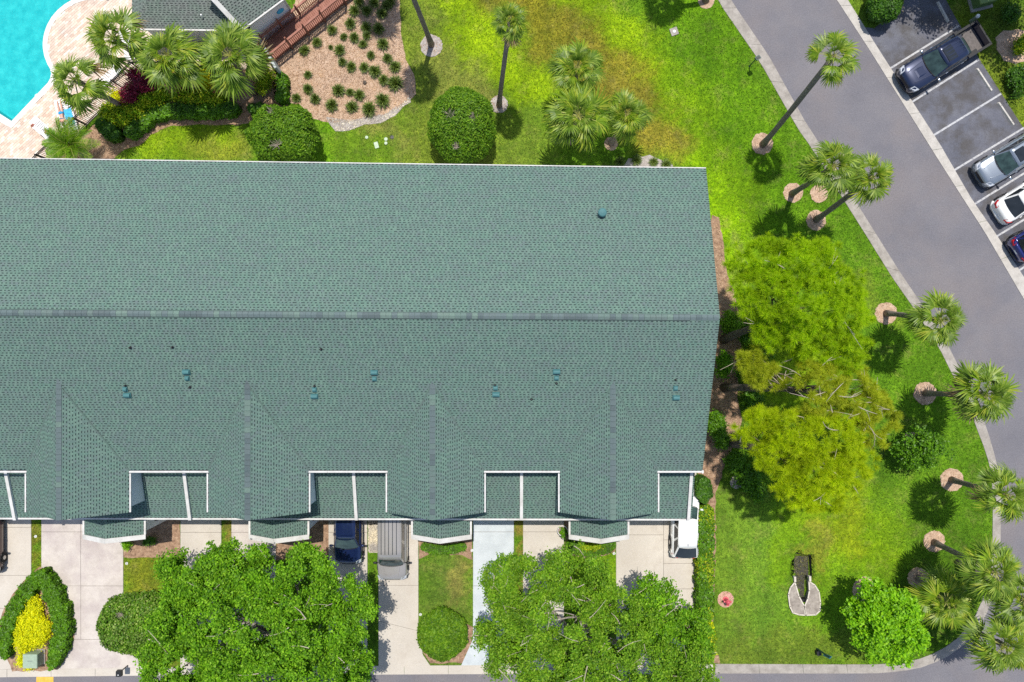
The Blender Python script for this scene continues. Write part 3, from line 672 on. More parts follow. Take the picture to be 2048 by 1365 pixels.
# ================================================================== TOWNHOUSE ROW
house = thing('townhouse_row', 'long two storey townhouse row under green shingle roof with four front gables', 'townhouse', P(700, 700, 0))
HM = parent_matrix(house).inverted()
def hb(mb, name, mats, parent=house, smooth=False):
    o = mb.build(name, mats, parent, smooth=smooth); o.matrix_parent_inverse = parent_matrix(parent).inverted(); return o
ROOF_ROWS = []
def shingle_field(A, B, C, D, name, mats, parent, exposure=.147, pitch=.232, picks=None, seed=1, lift=.008):
    """A-B eave left to right, D-C top left to right. One sheet with a dark band per course and proud tabs."""
    r = np.random.default_rng(seed)
    A, B, C, D = [np.array(v, float) for v in (A, B, C, D)]
    nrm = unit(np.cross(B - A, D - A)); nrm = nrm if nrm[2] > 0 else -nrm
    R = max(1, int(round(np.linalg.norm((D + C) / 2 - (A + B) / 2) / exposure)))
    V = [A, B, C, D]; Fq = [[0, 1, 2, 3]]; mi = [1]
    if np.dot(np.cross(B - A, C - A), nrm) < 0: Fq = [[3, 2, 1, 0]]
    V, Fq, MI, off = [], [], [], 0
    singles = []
    up = unit((D + C) / 2 - (A + B) / 2)
    for k in range(R):
        v0, v1 = k / R, (k + 1) / R
        L0, R0, L1, R1 = A + (D - A) * v0, B + (C - B) * v0, A + (D - A) * v1, B + (C - B) * v1
        Lw = np.linalg.norm(R0 - L0)
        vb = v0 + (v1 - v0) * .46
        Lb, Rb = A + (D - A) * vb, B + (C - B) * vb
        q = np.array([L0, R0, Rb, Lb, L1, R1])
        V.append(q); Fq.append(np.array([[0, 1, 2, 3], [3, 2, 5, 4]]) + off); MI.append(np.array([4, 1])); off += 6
        n = int(Lw / pitch)
        if n < 1: continue
        st = r.uniform(0, pitch)
        u = (st + np.arange(n) * pitch + r.normal(0, .02, n)) / Lw
        w = r.uniform(.098, .150, n) / Lw
        keep = (u > 0) & (u + w < 1); u, w = u[keep], w[keep]; n = len(u)
        if n == 0: continue
        def at(v, uu):
            Lq, Rq = A + (D - A) * v, B + (C - B) * v
            return Lq + (Rq - Lq) * uu[:, None]
        b0, b1, t0, t1 = at(v0, u), at(v0, u + w), at(v1, u), at(v1, u + w)
        b0 = b0 - up * .006; b1 = b1 - up * .006
        tone = r.choice([0, 1, 2, 3], n, p=[.38, .26, .2, .16])
        if picks and picks(k, R):
            cen = (b0 + b1 + t0 + t1) / 4; order = np.argsort(np.abs(cen[:, 0]))[:picks(k, R)]
            for i in order: singles.append((cen[i], float(np.linalg.norm(b1[i] - b0[i])), float(np.linalg.norm(t0[i] - b0[i])), int(tone[i])))
            msk = np.ones(n, bool); msk[order] = False
            b0, b1, t0, t1, tone = b0[msk], b1[msk], t0[msk], t1[msk], tone[msk]; n = len(b0)
            if n == 0: continue
        h = nrm * lift; lo = nrm * .001
        q = np.stack([b0 + h, b1 + h, t1 + h * .5, t0 + h * .5, b0 + lo, b1 + lo, t1 + lo, t0 + lo], 1).reshape(-1, 3)
        base = np.arange(n)[:, None, None] * 8
        f = (base + np.array([[0, 1, 2, 3], [4, 5, 1, 0], [5, 6, 2, 1], [7, 4, 0, 3]])[None]).reshape(-1, 4) + off
        V.append(q); Fq.append(f); MI.append(np.repeat(tone, 4)); off += len(q)
    o = link(name, npmesh(name, np.concatenate(V), np.concatenate(Fq), mats, np.concatenate(MI)), parent)
    o['kind'] = 'stuff'; o.matrix_parent_inverse = parent_matrix(parent).inverted()
    ex = unit(B - A); ey = np.cross(nrm, ex)
    return o, nrm, singles, (ex, ey)

ZE, ZR = 6.9, 9.9
NE, NW, SE, SW = P(1412, 338, ZE), P(-90, 317, ZE), P(1405, 942, ZE), P(-90, 939.5, ZE)
RE, RW = P(1440, 635.5, ZR), P(-90, 625, ZR)
# walls first
wx0, wx1 = NW.x, NE.x - .35; wn_, ws_ = NE.y - .45, SE.y + .12
walls = MB(); walls.prism([(wx0, ws_), (wx1, ws_), (wx1, wn_), (wx0, wn_ + .55)], 0, ZE - .06)
yr = RE.y
walls.add([(wx1, ws_, ZE - .06), (wx1, wn_, ZE - .06), (wx1, yr, ZR - .16), (wx1 - .2, ws_, ZE - .06), (wx1 - .2, wn_, ZE - .06), (wx1 - .2, yr, ZR - .16)], [(0, 1, 2), (5, 4, 3)])
hb(walls, 'wall', M['siding'])
roof = thing('roof', None, None); roof.parent = house; roof.matrix_parent_inverse = HM
def first_courses(k, R): return 150 if k == R - 2 else 0
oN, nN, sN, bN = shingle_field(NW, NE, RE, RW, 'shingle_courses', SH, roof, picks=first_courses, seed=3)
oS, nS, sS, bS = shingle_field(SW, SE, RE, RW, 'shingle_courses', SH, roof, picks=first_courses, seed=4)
tab = []
for t in range(4):
    mb = MB(); mb.add([(-.5, -.5, .008), (.5, -.5, .008), (.5, .5, .004), (-.5, .5, .004), (-.5, -.5, 0), (.5, -.5, 0), (.5, .5, 0), (-.5, .5, 0)], [(0, 1, 2, 3), (4, 5, 1, 0), (5, 6, 2, 1), (6, 7, 3, 2), (7, 4, 0, 3)])
    tab.append(mb.mesh('shingle', SH[t]))
for sing, nr, (ex, ey) in ((sN, nN, bN), (sS, nS, bS)):
    upv = ey if (ey[2] > 0) else -ey
    exx = np.cross(upv, nr)
    for c, w, l, t in sing:
        o = link('shingle', tab[t], roof)
        o.matrix_parent_inverse = parent_matrix(roof).inverted()
        o.matrix_basis = Matrix(((exx[0] * w, upv[0] * l, nr[0], c[0]), (exx[1] * w, upv[1] * l, nr[1], c[1]), (exx[2] * w, upv[2] * l, nr[2], c[2]), (0, 0, 0, 1)))
# underside of the roof deck
hb(MB().add([NW, NE, RE, RW, SE, SW], [(3, 2, 1, 0), (2, 3, 5, 4)], 0, Matrix.Translation((0, 0, -.09))), 'roof_deck', M['soffit'], roof)
for a, b in ((NE, RE), (RE, SE)):
    m_ = MB(); d = Vector((-.06, 0, -.10)); m_.beam(Vector(a) + d, Vector(b) + d, .035, .15); hb(m_, 'rake_board', M['white_trim'])

CAPM = [MB().add([(-.16, -.5, -.05), (0, -.5, .022), (.16, -.5, -.05), (-.16, .5, -.05), (0, .5, .014), (.16, .5, -.05), (-.16, -.5, -.07), (.16, -.5, -.07)],
        [(0, 1, 4, 3), (1, 2, 5, 4), (0, 6, 7, 2, 1)]).mesh('ridge_cap', mm) for mm in (shingle_mat('ridge_slate', (.112, .150, .152), (.118, .152, .152)), shingle_mat('ridge_slate_dark', (.092, .124, .128), (.10, .126, .128)), shingle_mat('ridge_sage', (.138, .205, .172), (.138, .19, .165)), shingle_mat('ridge_green', (.120, .175, .156), (.124, .164, .152)))]
def ridge_caps(a, b, parent, step=.30, wide=1.0, pitch=.33, upto=None):
    a, b = Vector(a), Vector(b); d = b - a; n = int(d.length / step); dn = d.normalized()
    side = dn.cross(Vector((0, 0, 1))).normalized(); up = side.cross(dn)
    last = 0
    for i in range(n):
        c = a + d * ((i + .5) / n)
        last = random.choices([0, 1, 2, 3], [5, 2.2, 1.3, 1.6])[0] if random.random() < .75 else last
        o = link('ridge_cap', CAPM[last], parent); o.matrix_parent_inverse = parent_matrix(parent).inverted()
        ln = d.length / n * .955; hz = .02 + random.uniform(0, .004)
        o.matrix_basis = Matrix(((side.x * wide, dn.x * ln, up.x * pitch / .33, c.x), (side.y * wide, dn.y * ln, up.y * pitch / .33, c.y), (side.z * wide, dn.z * ln, up.z * pitch / .33, c.z + hz), (0, 0, 0, 1)))
ridge_caps(RW, Vector(RE) - Vector((.05, 0, 0)), roof, .31)
for s_ in (-1, 1):                                                  # dark strips painting the shadow gap beside the ridge caps
    e_ = Vector((0, s_ * .172, -.045)); hb(MB().beam(Vector(RW) + e_, Vector(RE) + e_ - Vector((1.6, 0, 0)), .035, .012), 'ridge_shadow_strip', SH[4], roof)

# front gables
VALLEY = shingle_mat('valley_shingle', (.088, .140, .118), (.095, .130, .118))
GABLES = [(53, 258), (417, 617), (775, 968), (1120, 1315)]
ZG = 8.65; YF = -10.08
gab = []
for i, (xa, xb) in enumerate(GABLES):
    x0, x1 = P(xa, 940, ZE).x, P(xb, 940, ZE).x; xm = (x0 + x1) / 2
    gab.append((x0, x1))
    yb_ = -1.6
    e0, e1 = (x0, YF, ZE), (x1, YF, ZE)
    shingle_field((x0, yb_, ZE), (x0, YF, ZE), (xm, YF, ZG), (xm, yb_, ZG), 'gable_shingles', SH, roof, seed=20 + i)
    shingle_field((x1, YF, ZE), (x1, yb_, ZE), (xm, yb_, ZG), (xm, YF, ZG), 'gable_shingles', SH, roof, seed=30 + i)
    hb(MB().add([(x0, yb_, ZE), (x0, YF, ZE), (xm, YF, ZG), (xm, yb_, ZG), (x1, YF, ZE), (x1, yb_, ZE)], [(0, 1, 2, 3), (3, 2, 4, 5)], 0, Matrix.Translation((0, 0, -.08))), 'gable_deck', M['soffit'], roof)
    ridge_caps((xm, -2.08, ZG), (xm, YF + .01, ZG), roof, .30, pitch=.5)
    ym_ = RE.y - (ZR - ZG) / (ZR - ZE) * (RE.y - SE.y)            # where the gable ridge dies into the main slope
    for xe in (x0, x1):
        v0, v1 = Vector((xm, ym_, ZG + .012)), Vector((xe, SE.y + .02, ZE + .012))
        hb(MB().beam(v0, v1, .11, .012), 'valley_strip', VALLEY, roof)
    w = MB(); a0, a1, yf = x0 + .13, x1 - .13, YF + .25
    w.prism([(a0, yf), (a1, yf), (a1, ws_ + .02), (a0, ws_ + .02)], 4.4, ZE - .05)
    zt_ = ZE - .05 + (xm - a0) * (ZG - ZE) / (xm - x0) - .12
    w.add([(a0, yf, ZE - .05), (a1, yf, ZE - .05), (xm, yf, zt_), (a0, yf + .15, ZE - .05), (a1, yf + .15, ZE - .05), (xm, yf + .15, zt_)], [(0, 1, 2), (5, 4, 3)])
    hb(w, 'gable_wall', M['siding'])
    for k in (-1, 1):                                             # paired upper windows in the gable front
        cx = xm + k * .75
        wf = hb(MB().box((cx, yf - .02, 6.0), (1.0, .05, 1.15)), 'window', M['white_trim'])
        pn = MB().box((cx, yf - .05, 6.0), (.86, .02, 1.0)).build('pane', M['window_pane'], wf)
    for a, b in (((x0, YF - .015, ZE - .06), (xm, YF - .015, ZG - .06)), ((x1, YF - .015, ZE - .06), (xm, YF - .015, ZG - .06))):
        hb(MB().beam(Vector(a) + Vector((0, .06, -.07)), Vector(b) + Vector((0, .06, -.07)), .03, .12), 'rake_board', M['white_trim'])

# lower roof over the garages
ZL0, ZL1 = 4.6, 5.5
lwS0, lwS1 = P(-90, 1035.5, ZL0), P(1383.5, 1038, ZL0)
yN = ws_ + .02
lN0, lN1 = Vector((lwS0.x, yN, ZL1)), Vector((P(1391, 945, ZL1).x, yN, ZL1))
shingle_field(lwS0, lwS1, lN1, lN0, 'lower_shingles', SH, roof, seed=50)
gw = MB(); gy = lwS1.y + .35
gw.prism([(lwS0.x, gy), (lwS1.x - .25, gy), (lwS1.x - .25, ws_ - .004), (lwS0.x, ws_ - .004)], 0, ZL0 + .02)
gw.add([(lwS1.x - .25, gy, ZL0), (lwS1.x - .25, ws_ - .004, ZL0), (lwS1.x - .25, ws_ - .004, ZL1 - .07), (lwS1.x - .4, gy, ZL0), (lwS1.x - .4, ws_ - .004, ZL0), (lwS1.x - .4, ws_ - .004, ZL1 - .07)], [(0, 1, 2), (5, 4, 3)])
hb(gw, 'garage_wall', M['siding'])
hb(MB().add([lwS0, lwS1, lN1, lN0], [(3, 2, 1, 0)], 0, Matrix.Translation((0, 0, -.07))), 'lower_deck', M['soffit'], roof)

# gutters in short sections with strap joints
def gutter(a, b, seg=1.62, w=.115, parent=house, mat='white_trim', strap=True):
    a, b = Vector(a), Vector(b); d = b - a; n = max(1, int(round(d.length / seg)))
    for i in range(n):
        p, q = a + d * (i / n), a + d * ((i + 1) / n); g = d.normalized() * .006
        m_ = MB(); m_.beam(p + g, q - g, w, .10)
        o = hb(m_, 'gutter_section', M[mat], parent)
        if strap and i:
            s = hb(MB().box(p, (.03, .03, .13) if False else (.035, .035, .125)), 'strap', M['soffit'], o)
dz = Vector((0, 0, -.045))
gutter(Vector(NW) + Vector((0, .05, -.045)), Vector(NE) + Vector((0, .05, -.045)), 1.85, .055)
edges_x = [NW.x] + [v for g in gab for v in g] + [SE.x]
for i in range(0, len(edges_x), 2):
    xa, xb = edges_x[i], edges_x[i + 1]
    ya = SE.y - .06
    gutter((xa - (.0 if i == 0 else .12), ya, ZE - .045), (xb + (.12 if i + 1 < len(edges_x) - 1 else 0), ya, ZE - .045), 1.2, .105)
for x0, x1 in gab:
    gutter((x0 - .065, SE.y - .16, ZE - .045), (x0 - .065, YF + .02, ZE - .045), 1.25, .085)
    gutter((x1 + .065, SE.y - .16, ZE - .045), (x1 + .065, YF + .02, ZE - .045), 1.25, .085)
gutter(Vector(lwS0) + Vector((0, -.06, -.045)), Vector(lwS1) + Vector((0, -.06, -.045)), 1.9, .105)
hb(MB().beam(Vector(SE) + Vector((-.05, -.06, -.03)), Vector(SE) + Vector((.06, -.06, -.03)), .18, .14), 'eave_return', M['white_trim'])

# party wall fins on the lower roof, white metal coping
for px_ in (19, 373, 709.5, 1043, 1380.5):
    za, zb = 5.64, 4.76
    n_ = P(px_, 990, 5.2); xw = n_.x
    m_ = MB(); m_.add([(xw - .07, lwS0.y - .05, 4.3), (xw + .07, lwS0.y - .05, 4.3), (xw + .07, yN, 4.3), (xw - .07, yN, 4.3), (xw - .07, lwS0.y - .05, zb), (xw + .07, lwS0.y - .05, zb), (xw + .07, yN, za), (xw - .07, yN, za)],
          [(3, 2, 1, 0), (4, 5, 6, 7), (0, 1, 5, 4), (1, 2, 6, 5), (2, 3, 7, 6), (3, 0, 4, 7)])
    f_ = hb(m_, 'party_wall_fin', M['wall_white'])
    c_ = MB().beam((xw, lwS0.y - .12, zb + .02), (xw, yN, za + .02), .19, .04).build('fin_cap', M['white_trim'], f_)

# entrance bays: low gable roofs with broad white rake caps
BAYS = [(169, 288), (501, 615), (826, 940), (1141, 1255)]
ZB, ZBR = 3.5, 4.45; YB = -12.34
for i, (xa, xb) in enumerate(BAYS):
    x0, x1 = P(xa, 1060, ZB).x, P(xb, 1060, ZB).x; xm = (x0 + x1) / 2; yb_ = gy - .01
    bay = bpy.data.objects.new('entrance_bay', None); COL.objects.link(bay); bay.parent = house; bay.matrix_parent_inverse = HM
    def bb(mb, name, mat): return hb(mb, name, mat, bay)
    shingle_field((x0, yb_, ZB), (x0, YB, ZB), (xm, YB, ZBR), (xm, yb_, ZBR), 'bay_shingles', SH, bay, seed=60 + i)
    shingle_field((x1, YB, ZB), (x1, yb_, ZB), (xm, yb_, ZBR), (xm, YB, ZBR), 'bay_shingles', SH, bay, seed=70 + i)
    for a, b in (((x0 - .10, YB - .13, ZB + .0), (xm, YB - .13, ZBR + .04)), ((x1 + .10, YB - .13, ZB + .0), (xm, YB - .13, ZBR + .04))):
        bb(MB().beam(a, b, .30, .05), 'rake_cap', M['white_trim'])
    for xx in (x0 - .06, x1 + .06):
        bb(MB().beam((xx, YB + .02, ZB - .03), (xx, yb_, ZB - .03), .12, .10), 'bay_gutter', M['white_trim'])
    wl0, wl1, yf = x0 + .12, x1 - .12, YB + .12
    m_ = MB(); m_.prism([(wl0, yf), (wl1, yf), (wl1, gy + .01), (wl0, gy + .01)], 0, ZB - .03)
    m_.add([(wl0, yf, ZB - .03), (wl1, yf, ZB - .03), (xm, yf, ZBR - .12), (wl0, yf + .12, ZB - .03), (wl1, yf + .12, ZB - .03), (xm, yf + .12, ZBR - .12)], [(0, 1, 2), (5, 4, 3)])
    bb(m_, 'bay_wall', M['siding'])
    if i < 2:        # the two left bays show an arched opening in their side wall, with a stucco buttress
        ay = (gy + yf) / 2 - .05; prof = [(-.42, .05), (.42, .05), (.42, 1.75)] + [(.42 * math.cos(t), 1.75 + .42 * math.sin(t)) for t in np.linspace(0, math.pi, 9)[1:-1]] + [(-.42, 1.75)]
        m_ = MB(); m_.add([(wl1 + .012, ay + u, v) for u, v in prof], [list(range(len(prof)))]); bb(m_, 'arched_opening', M['black_plastic'])
        bt = [(0, 0), (.85, 0), (.70, .45), (.48, 1.1), (.25, 1.9), (.10, 2.8), (0, 3.2)]
        m_ = MB(); k = len(bt)
        m_.add([(wl1 + .013 + u, gy - .30, v) for u, v in bt] + [(wl1 + .013 + u, gy - .12, v) for u, v in bt], [list(range(k)), list(range(2 * k - 1, k - 1, -1))] + [[j, k + j, k + (j + 1) % k, (j + 1) % k] for j in range(k)])
        bb(m_, 'curved_buttress', M['wall_white'])
    dr = bb(MB().box((xm, yf - .02, 1.05), (.95, .05, 2.1)), 'entrance_door', M['white_trim'])
    kn = MB().box((xm + .36, yf - .07, 1.0), (.05, .05, .12)).build('handle', M['chrome'], dr) if False else None
# garage doors behind the driveways
for xa, xb in ((85, 160), (363, 441), (465, 498), (661, 731), (760, 822), (950, 1025), (1050, 1124), (1262, 1326)):
    c0_, c1_ = P(xa, 1040, 0).x, P(xb, 1040, 0).x
    g_ = hb(MB().box(((c0_ + c1_) / 2, gy - .015, 1.1), (abs(c1_ - c0_), .05, 2.2)), 'garage_door', M['white_trim'])
    for k in range(4):
        o = MB().box(((c0_ + c1_) / 2, gy - .045, .3 + k * .54), (abs(c1_ - c0_) - .14, .02, .46)).build('door_panel', M['wall_white'], g_)
for y_ in (3.5, -1.2, -5.2):
    for z_ in (1.4, 4.3):
        wf = hb(MB().box((wx1 + .02, y_, z_), (.05, 1.0, 1.3)), 'window', M['white_trim'])
        o = MB().box((wx1 + .05, y_, z_), (.02, .86, 1.15)).build('pane', M['window_pane'], wf)

# roof vents: half-barrel hoods and small pipe boots
def roof_z(px_, py_):
    z = 8.3
    for _ in range(12):
        p = P(px_, py_, z)
        if p.y < RE.y: z = ZR - (RE.y - p.y) * (ZR - ZE) / (RE.y - SE.y)
        else: z = ZR - (p.y - RE.y) * (ZR - ZE) / (NE.y - RE.y)
    return z
sl = math.atan2(ZR - ZE, RE.y - SE.y)
def hood_mesh(w, l, h):
    mb = MB(); n = 8; vs = []
    for x in (-w / 2, w / 2):
        for k in range(n + 1):
            t = math.pi * k / n; vs.append((x, l / 2 * math.cos(t), h * math.sin(t) ** .8))
    fs = [[k, k + 1, n + 2 + k, n + 1 + k] for k in range(n)] + [list(range(n, -1, -1)), list(range(n + 1, 2 * n + 2))]
    mb.add(vs, fs); mb.box((0, 0, .012), (w + .06, l + .06, .012)); return mb.mesh('vent_hood', M['vent_teal'])
HOOD_L, HOOD_S = hood_mesh(.36, .26, .17), hood_mesh(.20, .24, .13)
for (bx, by, sx_, sy_) in ((255, 791, 250.5, 779), (373, 744.5, 374.5, 757), (629, 793, 629, 780), (748.5, 745.5, 749, 758), (992, 789.5, 991, 776.5), (1113, 744, 1113, 756.5), (1352, 796, 1351, 777)):
    for me, x, y in ((HOOD_L, bx, by), (HOOD_S, sx_, sy_)):
        z = roof_z(x, y) + .012; p = P(x, y, z)
        o = link('roof_vent', me, roof); o.matrix_parent_inverse = parent_matrix(roof).inverted()
        o.matrix_basis = Matrix.Translation(p) @ Matrix.Rotation(sl, 4, 'X')
for x, y in ((260.5, 696), (345, 695), (251, 772), (380, 775), (629, 773), (642, 699), (990, 771), (1063, 799), (1351, 760), (1113, 767)):
    z = roof_z(x, y); p = P(x, y, z)
    o = MB().lathe([(.08, 0), (.045, .03), (.035, .05), (.035, .16), (.02, .165)], 10).build('pipe_boot', M['black_plastic'], roof)
    o.matrix_parent_inverse = parent_matrix(roof).inverted(); o.matrix_basis = Matrix.Translation(p)
z = roof_z(1203, 428); p = P(1203, 428, z)
o = MB().lathe([(.17, 0), (.17, .34), (.24, .36), (.25, .42), (.20, .47), (.06, .50)], 16).build('round_vent', M['vent_teal'], roof, smooth=False)
o.matrix_parent_inverse = parent_matrix(roof).inverted(); o.matrix_basis = Matrix.Translation(p)

# ================================================================== POOL CLUBHOUSE
club = thing('clubhouse', 'pool clubhouse with grey green shingle roof, white rake and white wall tinted lavender for shade', 'clubhouse', P(470, 10, 0))
CI = parent_matrix(club).inverted()
def cb(mb, name, mats, parent=club):
    o = mb.build(name, mats, parent); o.matrix_parent_inverse = parent_matrix(parent).inverted(); return o
croof = bpy.data.objects.new('roof', None); COL.objects.link(croof); croof.parent = club; croof.matrix_parent_inverse = CI
zE = 2.6
lA, lB, lC, lD = P(264, 57, zE), P(500, 60, zE), P(505, -60, 4.1), P(330, -62, 4.1)
shingle_field(lA, lB, lC, lD, 'shingle_courses', SHG, croof, .15, .26, seed=81)
shingle_field(P(264, -130, zE), lA, lD, P(330, -130, 4.1), 'shingle_courses', SHG, croof, .15, .26, seed=82)
q0 = P(486, 57, 3.2); q1 = P(571, -6, 3.2); q3 = P(401, -35, 4.9); q2 = q3 + (q1 - q0)
shingle_field(q0, q1, q2, q3, 'shingle_courses', SHG, croof, .15, .26, seed=83)
rk = (Vector(q3) - Vector(q0)); sd_ = rk.cross(Vector((0, 0, 1))).normalized()
off_ = -sd_ * .12 if (-sd_).x < 0 else sd_ * .12
cb(MB().beam(Vector(q0) + off_ - rk.normalized() * .05, Vector(q3) + off_, .30, .06), 'rake_cap', M['white_trim'])
# gable end under the rake, closing the drop to the lower roof
cb(MB().add([Vector(q0) + off_ * .5 + Vector((0, 0, -.05)), Vector(q3) + off_ * .5 + Vector((0, 0, -.05)), Vector(q3) + off_ * .5 + Vector((0, 0, -2)), Vector(q0) + off_ * .5 + Vector((0, 0, -1.2))], [(0, 1, 2, 3)]), 'gable_end', M['wall_white'])
gdir = (Vector(q1) - Vector(q0)).normalized(); gn = Vector((gdir.y, -gdir.x, 0))
g0, g1 = Vector(q0) + gn * .05, Vector(q1) + gn * .05
nseg = 2
for i in range(nseg):
    a, b = g0 + (g1 - g0) * (i / nseg), g0 + (g1 - g0) * ((i + 1) / nseg)
    cb(MB().beam(a + gdir * .01 + Vector((0, 0, -.05)), b - gdir * .01 + Vector((0, 0, -.05)), .11, .10), 'gutter_section', M['white_trim'])
    cb(MB().box(b + Vector((0, 0, .02)), (.05, .16, .03), math.atan2(gdir.y, gdir.x)), 'gutter_strap', M['white_trim'])
for i in range(4):
    a = Vector(lA) + (Vector(lB) - Vector(lA)) * (i / 4); b = Vector(lA) + (Vector(lB) - Vector(lA)) * ((i + 1) / 4)
    cb(MB().beam(a + Vector((.01, -.05, -.05)), b + Vector((-.01, -.05, -.05)), .11, .10), 'gutter_section', M['white_trim'])
wa = Vector(q0) - gn * .25 + gdir * .25; wb = wa + gdir * 2.95
back = -gn * 3.0
mw_ = MB(); mw_.prism([wa[:2], wb[:2], (wb + back)[:2], (wa + back)[:2]], 0, 3.05)
cb(mw_, 'wall', plain('wall_shade_tint', (.80, .80, .84), .8, var=.05))  # white wall; the lavender cast of its shade is put into the colour
cb(MB().beam(wb + gn * .03 + Vector((0, 0, 3.0 - wb.z)), wb + gn * .03 + Vector((0, 0, .05 - wb.z)), .14, .05), 'corner_board', M['white_trim'])
mw_ = MB(); mw_.prism([(lA[0] + .4, lA[1] + .35), (lB[0] - .3, lB[1] + .35), (lB[0] - .3, 30), (lA[0] + .4, 30)], 0, 2.55); cb(mw_, 'wall', M['wall_white'])
pl = wa + gdir * 2.35 + gn * .035; 
pm = MB(); k = 16
ring_ = [pl + gdir * (.28 * math.cos(2 * math.pi * i / k)) + Vector((0, 0, 1.9 - pl.z + .2 * math.sin(2 * math.pi * i / k))) for i in range(k)]
pm.add([v for v in ring_] + [v + gn * .02 for v in ring_], [list(range(2 * k - 1, k - 1, -1))[::-1]] + [[i, (i + 1) % k, k + (i + 1) % k, k + i] for i in range(k)]); cb(pm, 'wall_plaque', M['towel_blue'])
pp = P(405, 33, 3.0)
cb(MB().lathe([(.05, -.4), (.05, .22), (.02, .23)], 8, pp), 'vent_pipe', M['fabric_white'])
# grey screen wall at the foot of the boardwalk
A_, B_ = P(526, 92, 1.75), P(551, 136, 1.75)
sw = MB().beam(Vector((A_.x, A_.y, .88)), Vector((B_.x, B_.y, .88)), .16, 1.75).build('screen_wall', plain('screen_grey', (.36, .40, .38), .6))
tag(sw, 'short grey screen wall between the pool fence and the boardwalk', 'wall')
# ================================================================== VEGETATION
def lob(px, py, rx, ry, z, rz):
    """lobe of a crown: photograph centre and half sizes (px) seen at height z, vertical half size rz (m)"""
    c = P(px, py, z); k = (CAM_H - z) / FPX
    return np.array([c.x, c.y, z, rx * k, ry * k, rz])

def sample_lobes(lobes, n, r, shell=(.55, 1.0), upper=.7, lump=1.0, jit=0.0, gap=None):
    """points near the outside of a union of ellipsoids, with outward normals"""
    L_ = np.array(lobes); w = (L_[:, 3] * L_[:, 4]) ** .9; w /= w.sum()
    P_, N_ = [], []; got = 0
    while got < n:
        k = (n - got) * 2 + 50; idx = r.choice(len(L_), k, p=w); l = L_[idx]
        d = unit(r.normal(size=(k, 3))); flip = (d[:, 2] < 0) & (r.random(k) < upper); d[flip, 2] *= -1
        rr = r.uniform(shell[0] ** 3, shell[1] ** 3, k) ** (1 / 3)
        # lumpy outline
        rr = rr * (1 + r.normal(0, jit, k)) if jit else rr
        rr = rr * (1 + lump * (.10 * np.sin(d[:, 0] * 7 + l[:, 0]) + .08 * np.sin(d[:, 1] * 9 + l[:, 1] * 2) + .05 * np.sin(d[:, 0] * 19 + d[:, 1] * 17)))
        p = l[:, :3] + d * rr[:, None] * l[:, 3:6]
        nrm = unit(d / l[:, 3:6])
        keep = np.ones(k, bool)
        for m_ in L_:
            q = (p - m_[:3]) / m_[3:6]; keep &= (np.linalg.norm(q, axis=1) > shell[0] * .82)
        keep &= p[:, 2] > .15
        if gap is not None:
            q = p; g = np.sin(q[:, 0] * 2.3 + np.sin(q[:, 1] * 1.7)) * np.sin(q[:, 1] * 2.6 + np.sin(q[:, 2] * 1.9)) + .6 * np.sin(q[:, 0] * 5.1 + q[:, 2] * 3) * np.sin(q[:, 1] * 4.7)
            keep &= g > gap
        P_.append(p[keep]); N_.append(nrm[keep]); got += keep.sum()
    return np.concatenate(P_)[:n], np.concatenate(N_)[:n]

def clump_leaves(cen, nrm, per, spread, ln, wd, r, up=.9, rnd=.75):
    n = len(cen)
    C = np.repeat(cen, per, 0) + r.normal(0, spread, (n * per, 3)) * np.array([1, 1, .75])
    Nn = unit(np.repeat(nrm, per, 0) * .6 + np.array([0, 0, up]) + r.normal(0, rnd, (n * per, 3)))
    s = r.uniform(.7, 1.25, n * per)
    return leaves(C, Nn, ln * s, wd * s, r)

def limb(m_, a, b, r0, r1, bend=.12, seg=6, n=7):
    a, b = Vector(a), Vector(b); d = b - a; j = Vector((random.uniform(-1, 1), random.uniform(-1, 1), random.uniform(-.2, .6))) * d.length * bend
    pts = [a + d * (i / seg) + j * math.sin(math.pi * i / seg) for i in range(seg + 1)]
    m_.tube(pts, [r0 + (r1 - r0) * i / seg for i in range(seg + 1)], n)
    return pts

